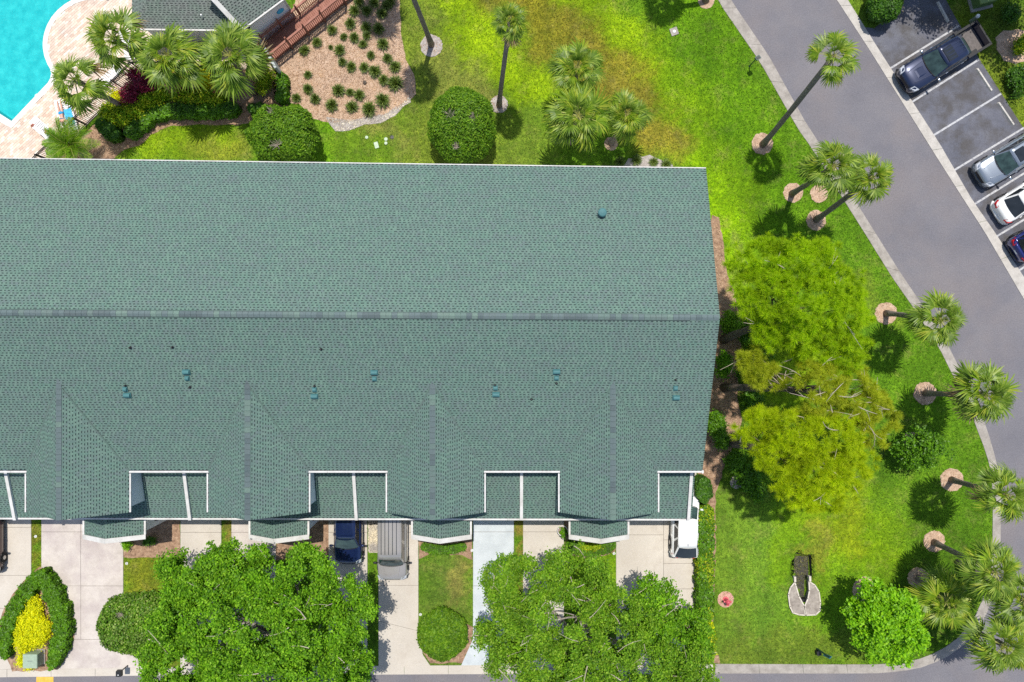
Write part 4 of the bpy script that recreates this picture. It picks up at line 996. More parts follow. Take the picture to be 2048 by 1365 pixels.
def broad_tree(name, label, cat, base, lobes, mat, nclump, per, spread, ln, wd, trunk_r, seed, bark='bark_grey', twigs=0, group=None, fork=.35, upper=.72, shell=(.55, 1.0), gap=-.35, blobs=0):
    r = np.random.default_rng(seed); random.seed(seed)
    b = Vector(base); t = thing(name, label, cat, (b.x, b.y, 0), 0, group); I = Matrix.Translation((-b.x, -b.y, 0))
    lobes = [np.array(l) for l in lobes]
    cz = min(l[2] for l in lobes); cx = np.mean([l[0] for l in lobes]); cy = np.mean([l[1] for l in lobes])
    top = Vector((b.x + (cx - b.x) * .3, b.y + (cy - b.y) * .3, cz * fork + .3))
    m_ = MB(); m_.tube([Vector((b.x, b.y, -.1)), Vector((b.x, b.y, .25)), b.lerp(top, .6) + Vector((.05, .03, 0)), top], [trunk_r * 1.5, trunk_r * 1.1, trunk_r * .9, trunk_r * .8], 10)
    m_.v = [tuple(I @ Vector(v)) for v in m_.v]; m_.build('trunk', M[bark], t, smooth=True)
    for l in lobes:
        m_ = MB(); e = Vector((l[0], l[1], l[2] + l[5] * .2)); pts = limb(m_, top, e, trunk_r * .55, trunk_r * .16, .14)
        for _ in range(5):
            s = pts[random.randint(2, 5)]; dd = Vector((random.gauss(0, 1), random.gauss(0, 1), random.uniform(0, .8))).normalized()
            limb(m_, s, s + Vector((dd.x * l[3], dd.y * l[4], abs(dd.z) * l[5])) * .75, trunk_r * .2, trunk_r * .05, .15, 4, 5)
        m_.v = [tuple(I @ Vector(v)) for v in m_.v]; m_.build('limb', M[bark], t, smooth=True)
    if blobs:                                   # billowing sub-crowns set over the main lobes
        bc, _n = sample_lobes(lobes, blobs, r, (.75, 1.0), .95, 1.0, .10)
        br = r.uniform(.42, .85, blobs); sub_ = np.column_stack([bc, br, br, br * .72])
        cen, nr = sample_lobes(sub_, nclump, r, (.62, 1.05), .82, .8, .10, gap)
    else: cen, nr = sample_lobes(lobes, nclump, r, shell, upper, 1.3, .13, gap)
    V, Fq = clump_leaves(cen, nr, per, spread, ln, wd, r, .9, .72)
    V = V - np.array([b.x, b.y, 0])
    link('crown', npmesh('crown', V, Fq, M[mat]), t)
    if twigs:
        m_ = MB(); pick = cen[r.choice(len(cen), twigs)]
        for p in pick:
            dd = Vector((random.gauss(0, 1), random.gauss(0, 1), random.uniform(-.1, .3))).normalized(); p = Vector(p) + Vector((0, 0, spread * 1.2))
            limb(m_, p - dd * random.uniform(.3, .8), p + dd * random.uniform(.3, .9), random.uniform(.015, .035), .008, .12, 3, 4)
        m_.v = [tuple(I @ Vector(v)) for v in m_.v]; m_.build('bare_twigs', M['twig'], t)['kind'] = 'stuff'
    return t

# --- live oaks along the street
broad_tree('oak_tree', 'broad bright green oak over the driveways left of the grey van', 'tree', P(545, 1262, 0),
    [lob(380, 1150, 62, 45, 5.0, 1.8), lob(470, 1140, 75, 52, 6.0, 1.9), lob(590, 1160, 85, 68, 6.8, 2.2), lob(685, 1180, 52, 46, 5.6, 1.8), lob(690, 1240, 58, 60, 5.8, 2.0), lob(560, 1255, 110, 80, 7.5, 2.2),
     lob(420, 1240, 85, 70, 6.2, 2.0), lob(350, 1205, 50, 50, 5.0, 1.6), lob(370, 1330, 78, 55, 5.4, 1.8), lob(500, 1350, 95, 70, 6.6, 2.0), lob(640, 1345, 85, 65, 6.2, 2.0), lob(712, 1320, 28, 38, 5.0, 1.4), lob(515, 1430, 120, 60, 6, 2)],
    'leaf_oak', 2700, 62, .16, .155, .10, .26, 11, twigs=70, gap=-.5, blobs=230)
broad_tree('oak_tree', 'olive green oak right of the pale blue driveway with bare grey twigs', 'tree', P(1160, 1290, 0),
    [lob(1040, 1160, 60, 52, 5.6, 1.8), lob(1140, 1150, 68, 42, 6.2, 1.8), lob(1020, 1250, 58, 60, 5.4, 1.8), lob(1110, 1235, 85, 65, 7.0, 2.0), lob(1220, 1205, 62, 45, 6.4, 1.8),
     lob(1080, 1325, 85, 55, 6.4, 1.9), lob(1205, 1290, 85, 65, 7.0, 2.0), lob(1290, 1330, 80, 50, 5.8, 1.8), lob(1180, 1400, 140, 55, 6, 2), lob(1370, 1345, 48, 42, 4.6, 1.5), lob(1270, 1260, 50, 40, 5.6, 1.5)],
    'leaf_oak_olive', 1900, 60, .16, .14, .09, .24, 12, twigs=110, gap=-.6, blobs=185)
broad_tree('oak_tree', 'small darker oak at the foot of the right hand driveway beside the hedge', 'tree', P(1318, 1245, 0),
    [lob(1318, 1188, 40, 38, 4.4, 1.4), lob(1350, 1255, 48, 42, 4.4, 1.5), lob(1300, 1230, 40, 42, 4.8, 1.3), lob(1385, 1265, 34, 40, 3.4, 1.2)],
    'leaf_oak', 430, 46, .15, .17, .105, .13, 13, twigs=30, blobs=42, gap=-.7)
broad_tree('lime_tree', 'round lime green young tree on the corner lawn', 'tree', P(1728, 1183, 0),
    [lob(1738, 1210, 42, 42, 2.6, 1.3), lob(1775, 1245, 52, 50, 3.2, 1.5), lob(1745, 1265, 42, 40, 2.6, 1.2), lob(1788, 1275, 40, 38, 2.6, 1.2), lob(1768, 1225, 45, 42, 3.6, 1.2)],
    'leaf_lime', 560, 40, .15, .21, .125, .09, 14, fork=.4, blobs=60, gap=-.8)
broad_tree('small_tree', 'small dark green tree between the yellow pine and the palms by the road', 'tree', P(1822, 886, 0),
    [lob(1850, 900, 36, 28, 1.7, 1.0), lob(1815, 905, 28, 25, 1.4, .9), lob(1835, 885, 30, 22, 2.0, .9)],
    'leaf_hedge', 230, 34, .2, .17, .10, .07, 15)
broad_tree('shade_tree', 'dark tree outside the top right corner shading the parking bays', 'tree', P(1925, -75, 0),
    [lob(1900, -190, 70, 62, 5.5, 2.0), lob(2020, -170, 70, 60, 6.0, 2.0), lob(2090, -130, 60, 60, 5.5, 2.0), lob(1850, -130, 34, 40, 4.5, 1.4), lob(2120, -60, 40, 70, 5.0, 1.6)],
    'leaf_dark', 700, 40, .28, .22, .14, .22, 16)

# --- pines by the gable end
def pine(label, base, lobes, mat, ntuft, seed, needles=84, ln=.31, bare=18, gap=-.7):
    r = np.random.default_rng(seed); random.seed(seed)
    b = Vector(base); t = thing('pine_tree', label, 'tree', (b.x, b.y, 0)); I = Matrix.Translation((-b.x, -b.y, 0))
    lobes = [np.array(l) for l in lobes]
    c = np.mean(lobes, 0); top = Vector((c[0], c[1], max(l[2] for l in lobes) + .3))
    m_ = MB(); mid = b.lerp(top, .55) + Vector((.1, .15, .6)); pts = [b + Vector((0, 0, -.1)), b.lerp(mid, .3) + Vector((-.1, .05, .2)), b.lerp(mid, .7), mid, mid.lerp(top, .5), top]
    m_.tube(pts, [.30, .24, .21, .18, .13, .06], 10); m_.v = [tuple(I @ Vector(v)) for v in m_.v]; m_.build('trunk', M['bark'], t, smooth=True)
    for l in lobes:
        for _ in range(3):
            m_ = MB(); s = pts[random.randint(3, 4)]; e = Vector((l[0] + random.uniform(-.6, .6) * l[3], l[1] + random.uniform(-.6, .6) * l[4], l[2] + random.uniform(-.2, .4) * l[5]))
            limb(m_, s, e, .07, .02, .12, 5, 6); m_.v = [tuple(I @ Vector(v)) for v in m_.v]; m_.build('limb', M['bark'], t, smooth=True)
    cen, nr = sample_lobes(lobes, ntuft, r, (.80, 1.02), .9, 1.2, .10, gap)
    n = len(cen); ax = unit(nr * .8 + np.array([0, 0, .8]) + r.normal(0, .25, (n, 3)))
    d = unit(np.repeat(ax, needles, 0) * .55 + r.normal(0, .62, (n * needles, 3)))
    base_ = np.repeat(cen, needles, 0) + d * .02; L_ = (ln * r.uniform(.7, 1.15, n * needles))[:, None]
    sidev = unit(np.cross(d, np.array([0, 0, 1.]) + r.normal(0, .35, d.shape))) * .0085
    droop = np.array([0, 0, -1]) * (L_ * .12)
    V = np.stack([base_ - sidev, base_ + sidev, base_ + d * L_ + droop + sidev * .25, base_ + d * L_ + droop - sidev * .25], 1).reshape(-1, 3) - np.array([b.x, b.y, 0])
    link('crown', npmesh('crown', V, np.arange(len(V)).reshape(-1, 4), M[mat]), t)
    m_ = MB()
    for p in cen[r.choice(n, bare)]:
        dd = Vector((random.gauss(0, 1), random.gauss(0, .6), random.uniform(-.3, .1))).normalized(); p = Vector(p)
        q = limb(m_, p, p + dd * random.uniform(.6, 1.6), .03, .01, .15, 4, 4)
        limb(m_, q[2], q[2] + (dd + Vector((random.gauss(0, .6), random.gauss(0, .6), 0))) * .5, .015, .006, .1, 3, 4)
    m_.v = [tuple(I @ Vector(v)) for v in m_.v]; m_.build('bare_branches', M['twig'], t)['kind'] = 'stuff'
    return t
pine('tall pine with a dense bright green crown beside the roof ridge end', P(1446, 681, 0),
     [lob(1525, 520, 60, 42, 7.8, 1.5), lob(1600, 530, 70, 52, 8.6, 1.7), lob(1525, 590, 55, 60, 8.0, 1.5), lob(1610, 610, 78, 62, 9.2, 1.8), lob(1665, 620, 62, 80, 8.4, 1.6), lob(1560, 655, 55, 45, 8.0, 1.3), lob(1670, 700, 58, 48, 7.6, 1.4), lob(1620, 690, 45, 30, 7.6, 1.0)],
     'needle_green', 1750, 21)
pine('leaning pine with a thin brownish olive crown and bare white branches', P(1446, 776, 0),
     [lob(1510, 730, 34, 38, 7.0, 1.0), lob(1540, 755, 28, 22, 6.6, .8), lob(1640, 765, 52, 44, 8.0, 1.2), lob(1690, 770, 52, 44, 7.6, 1.2), lob(1720, 810, 50, 42, 7.2, 1.1), lob(1640, 805, 50, 30, 7.6, 1.0), lob(1745, 850, 42, 42, 6.6, 1.0)],
     'needle_olive', 640, 22, bare=46, gap=-.35)
pine('yellow green pine spreading over the lawn below the brownish pine', P(1452, 886, 0),
     [lob(1515, 850, 46, 36, 7.0, 1.1), lob(1580, 865, 55, 42, 7.8, 1.3), lob(1655, 880, 60, 48, 8.0, 1.3), lob(1560, 910, 48, 45, 7.2, 1.2), lob(1640, 935, 62, 52, 7.6, 1.3), lob(1590, 965, 48, 45, 7.0, 1.2), lob(1645, 985, 40, 40, 6.6, 1.0), lob(1700, 930, 40, 45, 6.8, 1.1)],
     'needle_yellow', 1350, 23, gap=-.5)

# --- palms
def fan_frond(seed, mat):
    r = np.random.default_rng(seed); V, Fq, MI = [], [], []
    lp = r.uniform(.44, .56)
    def strip(pts, ws, mi):
        b = len(V); pts = np.array(pts); d = pts[-1] - pts[0]; s = unit(np.cross(d, [0, 0, 1]))
        for p, w in zip(pts, ws): V.append(p - s * w); V.append(p + s * w)
        for i in range(len(pts) - 1): Fq.append([b + 2 * i, b + 2 * i + 1, b + 2 * i + 3, b + 2 * i + 2]); MI.append(mi)
    strip([(0, 0, 0), (lp * .5, 0, .02), (lp, 0, .0)], [.016, .012, .010], 1)
    nl = 22
    for i in range(nl):
        th = (i / (nl - 1) - .5) * math.radians(190) + r.normal(0, .03)
        ln = (1.04 - lp) * (.52 + .48 * math.cos(th * .62)) * r.uniform(.86, 1.08)
        d = np.array([math.cos(th), math.sin(th), .10 - .06 * abs(math.sin(th))])
        o = np.array([lp, 0, 0]); dr = r.uniform(.10, .26)
        pts = [o + d * ln * t + np.array([0, 0, -dr * t ** 2.6]) + np.array([0, 0, .03 * (i % 2)]) * (t * (1 - t)) for t in (.02, .42, .74, 1.0)]
        strip(pts, [.009, .023, .017, .002], 0)
    return npmesh('frond', np.array(V), np.array(Fq), [mat, M['palm_stem']], MI)
def feather_frond(seed, mat):
    r = np.random.default_rng(seed); V, Fq, MI = [], [], []
    sp = [np.array([t, 0, .30 * t - .62 * t ** 2]) for t in np.linspace(0, 1, 8)]
    def strip(pts, ws, mi):
        b = len(V); pts = np.array(pts); d = pts[-1] - pts[0]; s = unit(np.cross(d, [0, 0, 1]))
        for p, w in zip(pts, ws): V.append(p - s * w); V.append(p + s * w)
        for i in range(len(pts) - 1): Fq.append([b + 2 * i, b + 2 * i + 1, b + 2 * i + 3, b + 2 * i + 2]); MI.append(mi)
    strip(sp, np.linspace(.02, .004, 8), 1)
    for k in range(34):
        t = .14 + .86 * k / 34; p = np.array([t, 0, .30 * t - .62 * t ** 2]); ln = .26 * math.sin(math.pi * min(1, t * .85 + .14)) ** .7 + .04
        for s in (-1, 1):
            d = unit(np.array([.62, s * .8, -.08 + r.normal(0, .08)])); strip([p, p + d * ln * .55, p + d * ln + np.array([0, 0, -.05])], [.007, .009, .001], 0)
    return npmesh('frond', np.array(V), np.array(Fq), [mat, M['palm_stem']], MI)
FANS = [fan_frond(100 + i, M['palm_leaf']) for i in range(5)] + [fan_frond(110 + i, M['palm_leaf_lime']) for i in range(3)]
DEADF = [fan_frond(120 + i, M['dead_leaf']) for i in range(2)]
FEATH = [feather_frond(130 + i, M['palm_feather']) for i in range(3)]

def palm(label, base, top, h, rpx, seed, n=27, tr=.17, feather=False, lime=.3, sparse=False, group='cabbage palms round the lawns', hide_skirt=.12, name='palm_tree'):
    random.seed(seed)
    B = P(base[0], base[1], 0); T = P(top[0], top[1], h); R = 1.09 * rpx * (CAM_H - h) / FPX
    t = thing(name, label, 'palm', (B.x, B.y, 0), 0, group); D = T - B
    pts = [Vector((0, 0, -.1))]; ns = 9
    for i in range(1, ns + 1):
        s = i / ns; pts.append(Vector((D.x * s ** 1.12, D.y * s ** 1.12, (h - .1) * s)))
    m_ = MB(); m_.tube(pts, [tr * 1.5, tr * 1.15] + [tr * (1.0 - .12 * i / ns) * (1 + .05 * (i % 2)) for i in range(ns - 1)], 11)
    m_.build('trunk', M['palm_bark'], t, smooth=True)
    # fibrous heart at the growing point
    m_ = MB(); m_.tube([pts[-1] - Vector((0, 0, .5)), pts[-1], pts[-1] + Vector((0, 0, .12))], [tr * 1.05, tr * 1.1, tr * .3], 9); m_.build('crown_heart', M['palm_bark'], t)
    top_ = pts[-1] + Vector((0, 0, .1))
    if not feather:
        for i in range(8):                                         # young leaves folded round the bud
            o = link('frond', random.choice(FANS), t)
            o.matrix_basis = Matrix.Translation(top_) @ Matrix.Rotation(i * .785 + random.uniform(-.3, .3), 4, 'Z') @ Matrix.Rotation(-random.uniform(.75, 1.2), 4, 'Y') @ Matrix.Rotation(random.uniform(-.5, .5), 4, 'X') @ Matrix.Scale(R * random.uniform(.42, .6), 4)
    for i in range(n):
        az = i * 2.39996 + random.uniform(-.38, .38); f = i / (n - 1)
        el = math.radians(54 - 84 * f ** .8) + random.uniform(-.14, .14)
        if sparse and random.random() < .30: continue
        if feather: me = random.choice(FEATH); el = math.radians(68 - 62 * f) + random.uniform(-.1, .1)
        elif f > .93 and random.random() < hide_skirt * 5: me = random.choice(DEADF)
        else: me = random.choice(FANS[5:] if random.random() < lime else FANS[:5])
        s = R * (.26 + .82 * f ** .5) * random.uniform(.88, 1.10)
        if feather: s = R * random.uniform(.9, 1.1)
        o = link('frond', me, t)
        o.matrix_basis = Matrix.Translation(top_) @ Matrix.Rotation(az, 4, 'Z') @ Matrix.Rotation(-el, 4, 'Y') @ Matrix.Rotation(random.uniform(-.7, .7), 4, 'X') @ Matrix.Scale(s, 4)
    return t
PALMS = [
    ('tall palm with a sparse crown leaning over the road opposite the black pickup', (1525, 290), (1668, 113), 10.0, 58, dict(sparse=True, n=24, lime=.7)),
    ('left palm of the touching pair at the road edge below the tallest palm', (1584, 388), (1668, 333), 8.0, 64, dict()),
    ('right palm of the touching pair, reaching over the road', (1632, 440), (1745, 355), 7.5, 54, dict(lime=.5)),
    ('palm leaning right over the curb beside the bright green pine', (1772, 627), (1882, 641), 6.15, 62, dict(n=26)),
    ('round full palm over the road edge beside the brownish pine', (1850, 787), (1972, 790), 6.3, 68, dict(n=31)),
    ('palm on the bend cut by the right edge of the frame', (1903, 960), (2012, 990), 7.0, 64, dict(lime=.5)),
    ('curved trunk palm over the curb above the lime green tree', (1868, 1085), (1990, 1145), 7.0, 66, dict(n=26)),
    ('low open palm with long yellow stalks beside the lime green tree', (1836, 1157), (1893, 1205), 4.0, 66, dict(n=22, lime=.8)),
    ('palm hanging over the bottom right bend of the road', (1900, 1236), (2008, 1292), 5.2, 70, dict(n=25, lime=.6)),
    ('palm at the right edge between the curved trunk palm and the bottom bend', (1915, 1125), (2048, 1200), 6.2, 62, dict()),
    ('slim tall palm with a small round crown left of the brown swale', (998, 212), (1020, 40), 9.0, 43, dict(n=25, tr=.15, lime=.5)),
    ('tall palm trunk rising out of the top edge beside the mulch bed', (863, 90), (798, -75), 9.5, 54, dict(n=24, tr=.16)),
    ('palm outside the top edge shading the upper end of the mulch bed', (776, -34), (705, -225), 9.0, 64, dict(n=28)),
    ('palm outside the top edge whose fan shadow falls on the lawn', (1412, 3), (1403, -249), 9.0, 58, dict(n=25)),
    ('upper palm of the three palm clump in the swale', (1142, 200), (1155, 135), 4.6, 60, dict(n=25, lime=.45)),
    ('large lower left palm of the three palm clump in the swale', (1140, 285), (1157, 232), 5.3, 74, dict(n=26)),
    ('lower right palm of the three palm clump with dark mulch at its foot', (1222, 287), (1253, 228), 4.2, 54, dict(n=27, lime=.45)),
    ('palm nearest the pool corner, left of the pool fence', (250, 216), (150, 160), 5.4, 58, dict(n=25)),
    ('palm over the paver deck by the clubhouse corner', (310, 142), (226, 75), 5.3, 68, dict(n=26, lime=.5)),
    ('palm in front of the clubhouse gutter between two red leaved shrubs', (398, 182), (335, 110), 5.3, 70, dict(n=29)),
    ('big palm beside the clubhouse gable and boardwalk', (510, 186), (460, 112), 5.0, 77, dict(n=31)),
]
for i, (lb, b_, t_, h_, r_, kw) in enumerate(PALMS): palm(lb, b_, t_, h_, r_, 300 + i, **kw)
palm('low feather leaved date palm by the lower end of the pool fence', (168, 306), (142, 292), 2.0, 47, 350, n=26, tr=.2, feather=True, group=None, name='date_palm')

# --- clipped round trees
def clipped(name, label, lobes, mat, n, seed, ln=.15, wd=.10, core=.86, patch=None, trunk=.12, cat='tree', group=None, lump=.25):
    r = np.random.default_rng(seed); lobes = [np.array(l) for l in lobes]
    c = np.mean(lobes, 0); t = thing(name, label, cat, (c[0], c[1], 0), 0, group); o_ = np.array([c[0], c[1], 0])
    MB().tube([(0, 0, -.05), (0, 0, max(.3, c[2]))], [trunk, trunk * .8], 8).build('trunk', M['bark'], t)
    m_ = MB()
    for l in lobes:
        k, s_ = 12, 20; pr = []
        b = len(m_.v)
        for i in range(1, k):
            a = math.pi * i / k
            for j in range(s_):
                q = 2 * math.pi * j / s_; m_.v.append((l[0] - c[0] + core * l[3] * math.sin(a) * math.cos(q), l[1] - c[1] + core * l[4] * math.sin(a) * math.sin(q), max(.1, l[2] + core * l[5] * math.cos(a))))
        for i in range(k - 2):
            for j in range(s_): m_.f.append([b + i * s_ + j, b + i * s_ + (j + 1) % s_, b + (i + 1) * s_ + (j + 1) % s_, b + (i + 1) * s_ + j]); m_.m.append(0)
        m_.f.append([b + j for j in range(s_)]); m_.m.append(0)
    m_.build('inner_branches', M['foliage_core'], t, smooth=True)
    p, nr = sample_lobes(lobes, n, r, (core, 1.0), .8, lump)
    if patch:
        keep = np.ones(len(p), bool)
        for (x, y, rr) in patch:
            q = P(x, y, c[2] + c[5] * .8); keep &= (np.hypot(p[:, 0] - q.x, p[:, 1] - q.y) > rr * r.uniform(.5, 1.15, len(p)))
        p, nr = p[keep], nr[keep]
    p = p + nr * np.abs(r.normal(0, .035, len(p)))[:, None]
    s = r.uniform(.7, 1.3, len(p))
    V, Fq = leaves(p, unit(nr * .9 + np.array([0, 0, .35]) + r.normal(0, .5, p.shape)), ln * s, wd * s, r)
    link('foliage', npmesh('foliage', V - o_, Fq, M[mat]), t)
    if patch:
        m_ = MB(); random.seed(seed)
        for (x, y, rr) in patch:
            q = P(x, y, c[2] + c[5] * .9) - Vector((c[0], c[1], 0))
            for _ in range(26):
                a = random.uniform(0, 6.28); d = Vector((math.cos(a), math.sin(a), random.uniform(.0, .35))) * rr * random.uniform(.4, 1.2)
                limb(m_, q + Vector((0, 0, -.25)) + d * .1, q + d, .014, .006, .2, 3, 4)
        m_.build('bare_twigs', M['twig'], t)['kind'] = 'stuff'
    return t
clipped('topiary_tree', 'clipped round tree with a bare twiggy hole, left of the shell border', [lob(562, 270, 66, 58, 1.9, 1.7), lob(590, 255, 42, 40, 2.0, 1.5), lob(588, 285, 52, 42, 1.8, 1.5)], 'leaf_topiary', 21000, 41, .13, .085, patch=[(552, 288, .42), (540, 222, .28)], lump=.55)
clipped('topiary_tree', 'smooth egg shaped clipped tree with a straw coloured patch beside the roof edge', [lob(925, 255, 68, 74, 2.0, 1.9), lob(922, 225, 55, 46, 2.0, 1.7)], 'leaf_topiary', 24000, 42, .12, .08, patch=[(900, 228, .48), (945, 235, .3), (912, 292, .25)], lump=.32)
clipped('topiary_shrub', 'low round clipped bush at the foot of the middle lawn strip', [lob(885, 1268, 49, 52, .75, .75)], 'leaf_topiary', 11000, 43, .17, .09, cat='shrub')
clipped('topiary_tree', 'pale flecked clipped tree half under the left oak', [lob(262, 1245, 60, 60, 2.2, 1.6), lob(300, 1250, 60, 66, 2.2, 1.5)], 'leaf_topiary_pale', 17000, 44, .15, .10, patch=[(240, 1232, .3)])
clipped('round_shrub', 'round dark green shrub on the island at the top of the parking bays', [lob(1768, 8, 33, 38, 1.1, 1.0)], 'leaf_dark', 7000, 45, .15, .10, cat='shrub')

# --- hedges
def hedge(name, label, path, w, h, mat, n, seed, ln=.14, wd=.09, cat='hedge', mats=None, group=None, rough=.10, core=True, taper=.5):
    r = np.random.default_rng(seed); p = np.array([P(x, y, h * .8)[:2] for x, y in path]); o_ = p.mean(0)
    t = thing(name, label, cat, (o_[0], o_[1], 0), 0, group)
    s = np.r_[0, np.cumsum(np.hypot(*np.diff(p, axis=0).T))]; Ls = s[-1]
    u = r.uniform(0, Ls, n); x = np.interp(u, s, p[:, 0]); y = np.interp(u, s, p[:, 1])
    du = .15; x2 = np.interp(np.clip(u + du, 0, Ls), s, p[:, 0]) - np.interp(np.clip(u - du, 0, Ls), s, p[:, 0]); y2 = np.interp(np.clip(u + du, 0, Ls), s, p[:, 1]) - np.interp(np.clip(u - du, 0, Ls), s, p[:, 1])
    tn = unit(np.column_stack([x2, y2])); nn = np.column_stack([-tn[:, 1], tn[:, 0]])
    peri = 2 * h + w; q = r.uniform(0, peri, n); hw = w / 2
    lat = np.where(q < h, -hw, np.where(q < h + w, q - h - hw, hw)); z = np.where(q < h, q, np.where(q < h + w, h, peri - q))
    nl = np.where(q < h, -1., np.where(q < h + w, 0., 1.)); nz = np.where((q >= h) & (q < h + w), 1., .15)
    edge = np.minimum(u, Ls - u); endf = np.clip(edge / (w * taper), 0, 1) ** (.5 if taper <= .5 else .8)
    lump = 1 + rough * np.sin(u * 5.1 + seed) + rough * .7 * np.sin(u * 11.3)
    lat = lat * endf * lump + r.normal(0, .05, n); z = np.clip(z * (1 + .5 * rough * np.sin(u * 7.7)) - np.abs(r.normal(0, .05, n)), .03, None)
    C = np.column_stack([x - o_[0] + nn[:, 0] * lat, y - o_[1] + nn[:, 1] * lat, z])
    Nn = unit(np.column_stack([nn[:, 0] * nl, nn[:, 1] * nl, nz]) + r.normal(0, .5, (n, 3)) + np.array([0, 0, .3]))
    sc = r.uniform(.7, 1.3, n); V, Fq = leaves(C, Nn, ln * sc, wd * sc, r)
    mi = None; ms = M[mat]
    if mats: ms = [M[mat]] + [M[k] for k in mats]; mi = (np.sin(u * 1.7 + seed) + np.sin(lat * 6) * .5 + r.normal(0, .7, n) > .7).astype(int)
    link('foliage', npmesh('foliage', V, Fq, ms, mi), t)
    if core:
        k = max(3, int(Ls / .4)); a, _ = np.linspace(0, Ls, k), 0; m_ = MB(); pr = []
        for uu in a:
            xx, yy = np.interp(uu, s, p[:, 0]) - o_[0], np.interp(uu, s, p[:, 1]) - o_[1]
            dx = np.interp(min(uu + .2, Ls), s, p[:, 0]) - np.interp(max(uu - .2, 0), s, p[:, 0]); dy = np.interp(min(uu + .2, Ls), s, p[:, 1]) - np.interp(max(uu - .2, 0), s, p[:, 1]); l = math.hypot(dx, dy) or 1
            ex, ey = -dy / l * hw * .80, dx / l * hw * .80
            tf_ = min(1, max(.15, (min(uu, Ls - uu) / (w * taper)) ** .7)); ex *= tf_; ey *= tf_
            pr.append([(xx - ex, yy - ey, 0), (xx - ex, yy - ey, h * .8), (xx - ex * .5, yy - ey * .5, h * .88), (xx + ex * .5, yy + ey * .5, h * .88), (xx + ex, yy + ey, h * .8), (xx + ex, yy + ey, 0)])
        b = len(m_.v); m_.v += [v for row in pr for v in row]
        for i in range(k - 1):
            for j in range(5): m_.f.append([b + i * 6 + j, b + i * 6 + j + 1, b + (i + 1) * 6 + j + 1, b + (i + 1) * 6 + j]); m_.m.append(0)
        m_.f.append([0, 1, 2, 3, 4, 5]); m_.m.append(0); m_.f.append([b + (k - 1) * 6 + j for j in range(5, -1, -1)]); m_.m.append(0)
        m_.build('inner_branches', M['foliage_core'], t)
    return t
hedge('hedge', 'long clipped hedge with a yellow lower end along the right hand driveway', [(1412, 1010), (1411, 1090), (1411, 1180), (1410, 1245)], 1.02, 1.1, 'leaf_hedge', 9000, 51, mats=['leaf_varieg'])
hedge('hedge', 'yellow green end of the driveway hedge beside the oak and the curb', [(1412, 1240), (1414, 1285), (1414, 1322)], 1.05, 1.0, 'leaf_varieg', 3500, 52, mats=['leaf_yellow'])
hedge('shrub', 'dark shrub at the top of the driveway hedge below the roof corner', [(1407, 955), (1408, 1005)], .95, 1.4, 'leaf_dark', 3200, 53, cat='shrub')
hedge('hedge', 'left leg of the pointed hedge round the yellow bed', [(92, 1140), (60, 1172), (32, 1212), (13, 1256), (6, 1296), (14, 1318)], .9, .8, 'leaf_hedge', 8500, 54, rough=.14, taper=1.1)
hedge('hedge', 'right leg of the pointed hedge round the yellow bed, darker at its tip', [(80, 1140), (101, 1182), (119, 1224), (124, 1262), (115, 1298), (101, 1340)], .98, .8, 'leaf_hedge', 10000, 55, rough=.14, taper=1.1)
hedge('hedge', 'small upright clipped hedge between the screen wall and the mulch bed', [(563, 146), (565, 175), (560, 206)], .56, .8, 'leaf_hedge', 3000, 56)
hedge('hedge', 'dark curving clipped hedge in front of the palms below the pool fence', [(252, 272), (276, 252), (304, 228), (340, 221), (400, 222), (455, 219), (478, 214)], .80, .75, 'leaf_hedge', 8000, 57, mats=['leaf_dark'])
hedge('hedge', 'dark end of the clipped hedge beside the lower end of the pool fence', [(196, 242), (206, 252), (222, 266), (240, 274)], .85, .8, 'leaf_dark', 3600, 58)
hedge('hedge', 'short dark hedge piece touching the twiggy clipped tree', [(496, 218), (530, 216)], .60, .7, 'leaf_dark', 1500, 59)
hedge('hedge', 'low green edging arc below the third entrance bay', [(842, 1092), (860, 1099), (888, 1101), (915, 1098), (932, 1092)], .52, .28, 'leaf_hedge', 3000, 60, ln=.14, wd=.04)
hedge('hedge', 'low green edging arc with yellow tips below the right entrance bay', [(1133, 1085), (1150, 1097), (1180, 1104), (1210, 1098), (1230, 1084)], .72, .30, 'leaf_hedge', 4500, 61, ln=.14, wd=.04)

# --- loose shrubs: irregular mounds
def shrub(name, label, lobes, mat, nclump, per, seed, ln=.15, wd=.09, spread=.13, cat='shrub', group=None):
    r = np.random.default_rng(seed); lobes = [np.array(l) for l in lobes]; c = np.mean(lobes, 0)
    t = thing(name, label, cat, (c[0], c[1], 0), 0, group)
    m_ = MB(); random.seed(seed)
    for l in lobes:
        for _ in range(5): limb(m_, (l[0] - c[0], l[1] - c[1], 0), (l[0] - c[0] + random.uniform(-.6, .6) * l[3], l[1] - c[1] + random.uniform(-.6, .6) * l[4], l[2]), .025, .01, .15, 3, 5)
    m_.build('stems', M['bark'], t)
    cen, nr = sample_lobes(lobes, nclump, r, (.35, 1.0), .9)
    V, Fq = clump_leaves(cen, nr, per, spread, ln, wd, r); V[:, 2] = np.maximum(V[:, 2], .03)
    link('foliage', npmesh('foliage', V - np.array([c[0], c[1], 0]), Fq, M[mat]), t)
    return t
G1 = 'planting between the pool fence and the clipped hedge'
shrub('variegated_shrub', 'yellow flecked green shrubs spreading along the lower side of the red leaved shrubs', [lob(222, 228, 18, 18, .5, .5), lob(245, 232, 24, 20, .5, .5), lob(272, 222, 24, 18, .5, .5), lob(300, 202, 24, 16, .5, .5), lob(322, 190, 18, 14, .5, .5)], 'leaf_varieg', 420, 24, 71, group=G1)
